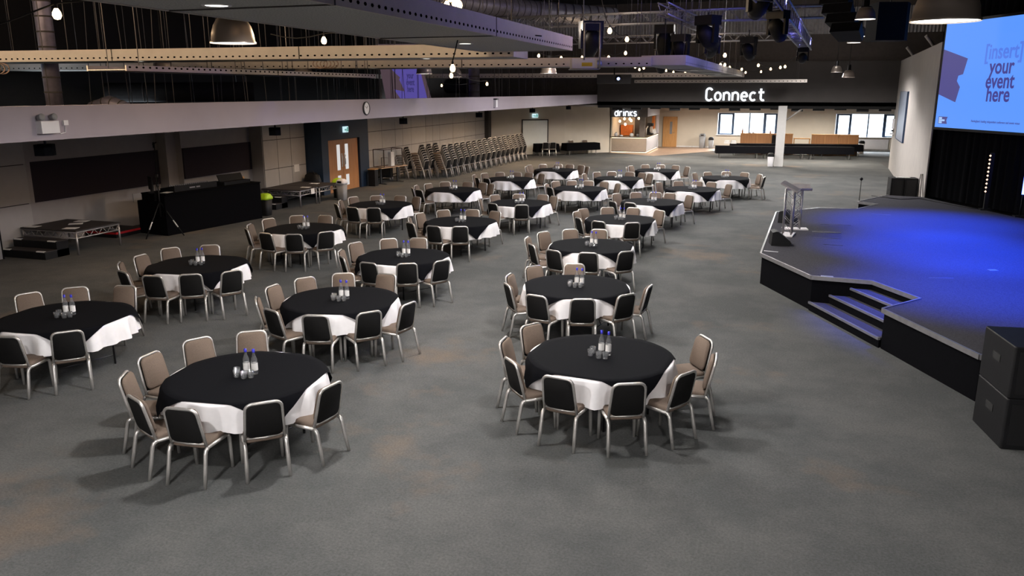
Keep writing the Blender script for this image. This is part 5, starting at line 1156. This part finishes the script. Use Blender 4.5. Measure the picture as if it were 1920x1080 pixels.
# ducts
def duct(pts, r, label, m=M_DUCT, bands=0.35):
    t = thing('ventilation_duct', label, 'duct', (0, 0, 0), 0, 'ventilation ducts')
    MB().tube(pts, r, 16).build('duct_tube', m, t)
    pts = [Vector(p) for p in pts]
    for a, b in zip(pts, pts[1:]):
        n = int((b - a).length / bands); u = (b - a).normalized(); q = Vector((0, 0, 1)).rotation_difference(u).to_matrix().to_4x4()
        for i in range(n):
            T = Matrix.Translation(a.lerp(b, (i + 0.5) / max(1, n))) @ q
            MB().lathe([(r + 0.001, -0.02), (r + 0.012, -0.01), (r + 0.012, 0.01), (r + 0.001, 0.02)], 16, M=T).build('duct_band', M_JOINT, t)
duct([(-17.6, 16.5, 3.47), (-17.6, 16.5, 9.0)], 0.20, 'lilac-lit banded upright duct at the far left')
duct([(-14.1, 38.0, 3.47), (-14.1, 38.0, 9.0)], 0.27, 'distant banded upright duct above the chair stacks')
M_BDUCT = mat('black_duct', (0.012, 0.011, 0.011), 0.7, 0.0, spec=0.1)
duct([(-16.4, 40.2, 4.3), (-14.4, 39.6, 4.3)], 0.36, 'black horizontal duct low in the void beside the upright duct', M_BDUCT, 2.0)
duct([(-23.2, 24.0, 4.0), (-19.0, 27.0, 4.05)], 0.35, 'black horizontal duct behind the violet image', M_BDUCT, 2.0)
duct([(-17.2, 17.3, 3.62), (-16.6, 17.3, 3.78), (-16.0, 17.2, 3.62)], 0.16, 'small bent duct elbow beside the lilac-lit duct', M_DUCT, 0.3)
duct([(-11.5, 24.0, 7.0), (-8.6, 29.5, 6.9), (-6.0, 31.5, 6.75)], 0.35, 'silver flexible duct at the top centre', M_FLEX, 0.3)
duct([(0.75, 20.0, 7.6), (0.75, 25.0, 6.9)], 0.26, 'foil duct hanging behind the diagonal truss', mat('dark_foil_duct', (0.06, 0.055, 0.075), 0.5, 0.3, var=0.3), 0.4)
# projector spill in the void, put in as a self-lit slanted board
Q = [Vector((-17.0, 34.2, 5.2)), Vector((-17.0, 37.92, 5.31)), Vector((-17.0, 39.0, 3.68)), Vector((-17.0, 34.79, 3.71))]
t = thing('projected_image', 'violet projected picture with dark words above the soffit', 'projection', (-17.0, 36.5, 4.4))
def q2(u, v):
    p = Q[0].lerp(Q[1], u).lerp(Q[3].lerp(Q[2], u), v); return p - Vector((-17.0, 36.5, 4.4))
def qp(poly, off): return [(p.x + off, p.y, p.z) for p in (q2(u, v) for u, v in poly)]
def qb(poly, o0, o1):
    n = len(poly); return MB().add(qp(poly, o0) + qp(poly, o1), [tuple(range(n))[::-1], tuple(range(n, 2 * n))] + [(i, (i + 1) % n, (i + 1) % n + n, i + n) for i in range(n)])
qb([(-0.12, -0.6), (1.1, -0.6), (1.1, 1.1), (-0.12, 1.1)], -0.06, 0.0).build('self_lit_board', M_PRJB, t)
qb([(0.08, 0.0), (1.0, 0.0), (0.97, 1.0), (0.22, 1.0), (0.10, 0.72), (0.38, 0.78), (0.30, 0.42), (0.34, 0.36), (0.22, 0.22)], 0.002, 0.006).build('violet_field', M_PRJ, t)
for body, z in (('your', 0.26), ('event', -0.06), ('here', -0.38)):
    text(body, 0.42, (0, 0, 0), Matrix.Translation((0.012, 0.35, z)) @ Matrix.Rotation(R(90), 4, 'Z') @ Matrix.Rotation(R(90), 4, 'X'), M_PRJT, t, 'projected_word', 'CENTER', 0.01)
# cable coils lying on the rafts
for i, (x, y, z, lab) in enumerate(((-17.4, 14.6, 4.46, 'pale cable coils hanging under the warm-lit raft at left'), (-11.6, 19.5, 4.66, 'tan cable coil resting on the thin lilac raft'))):
    t = thing('cable_coil', lab, 'cable', (x, y, z))
    for k in range(4):
        MB().tube([(0.22 * math.cos(q) + 0.08 * k, 0.05 * k, 0.12 * math.sin(q) + 0.1) for q in (2 * PI * j / 12 for j in range(12))], 0.014, 5, closed=True).build('cable_loop', mat('tan_cable', (0.35, 0.24, 0.19), 0.6), t)
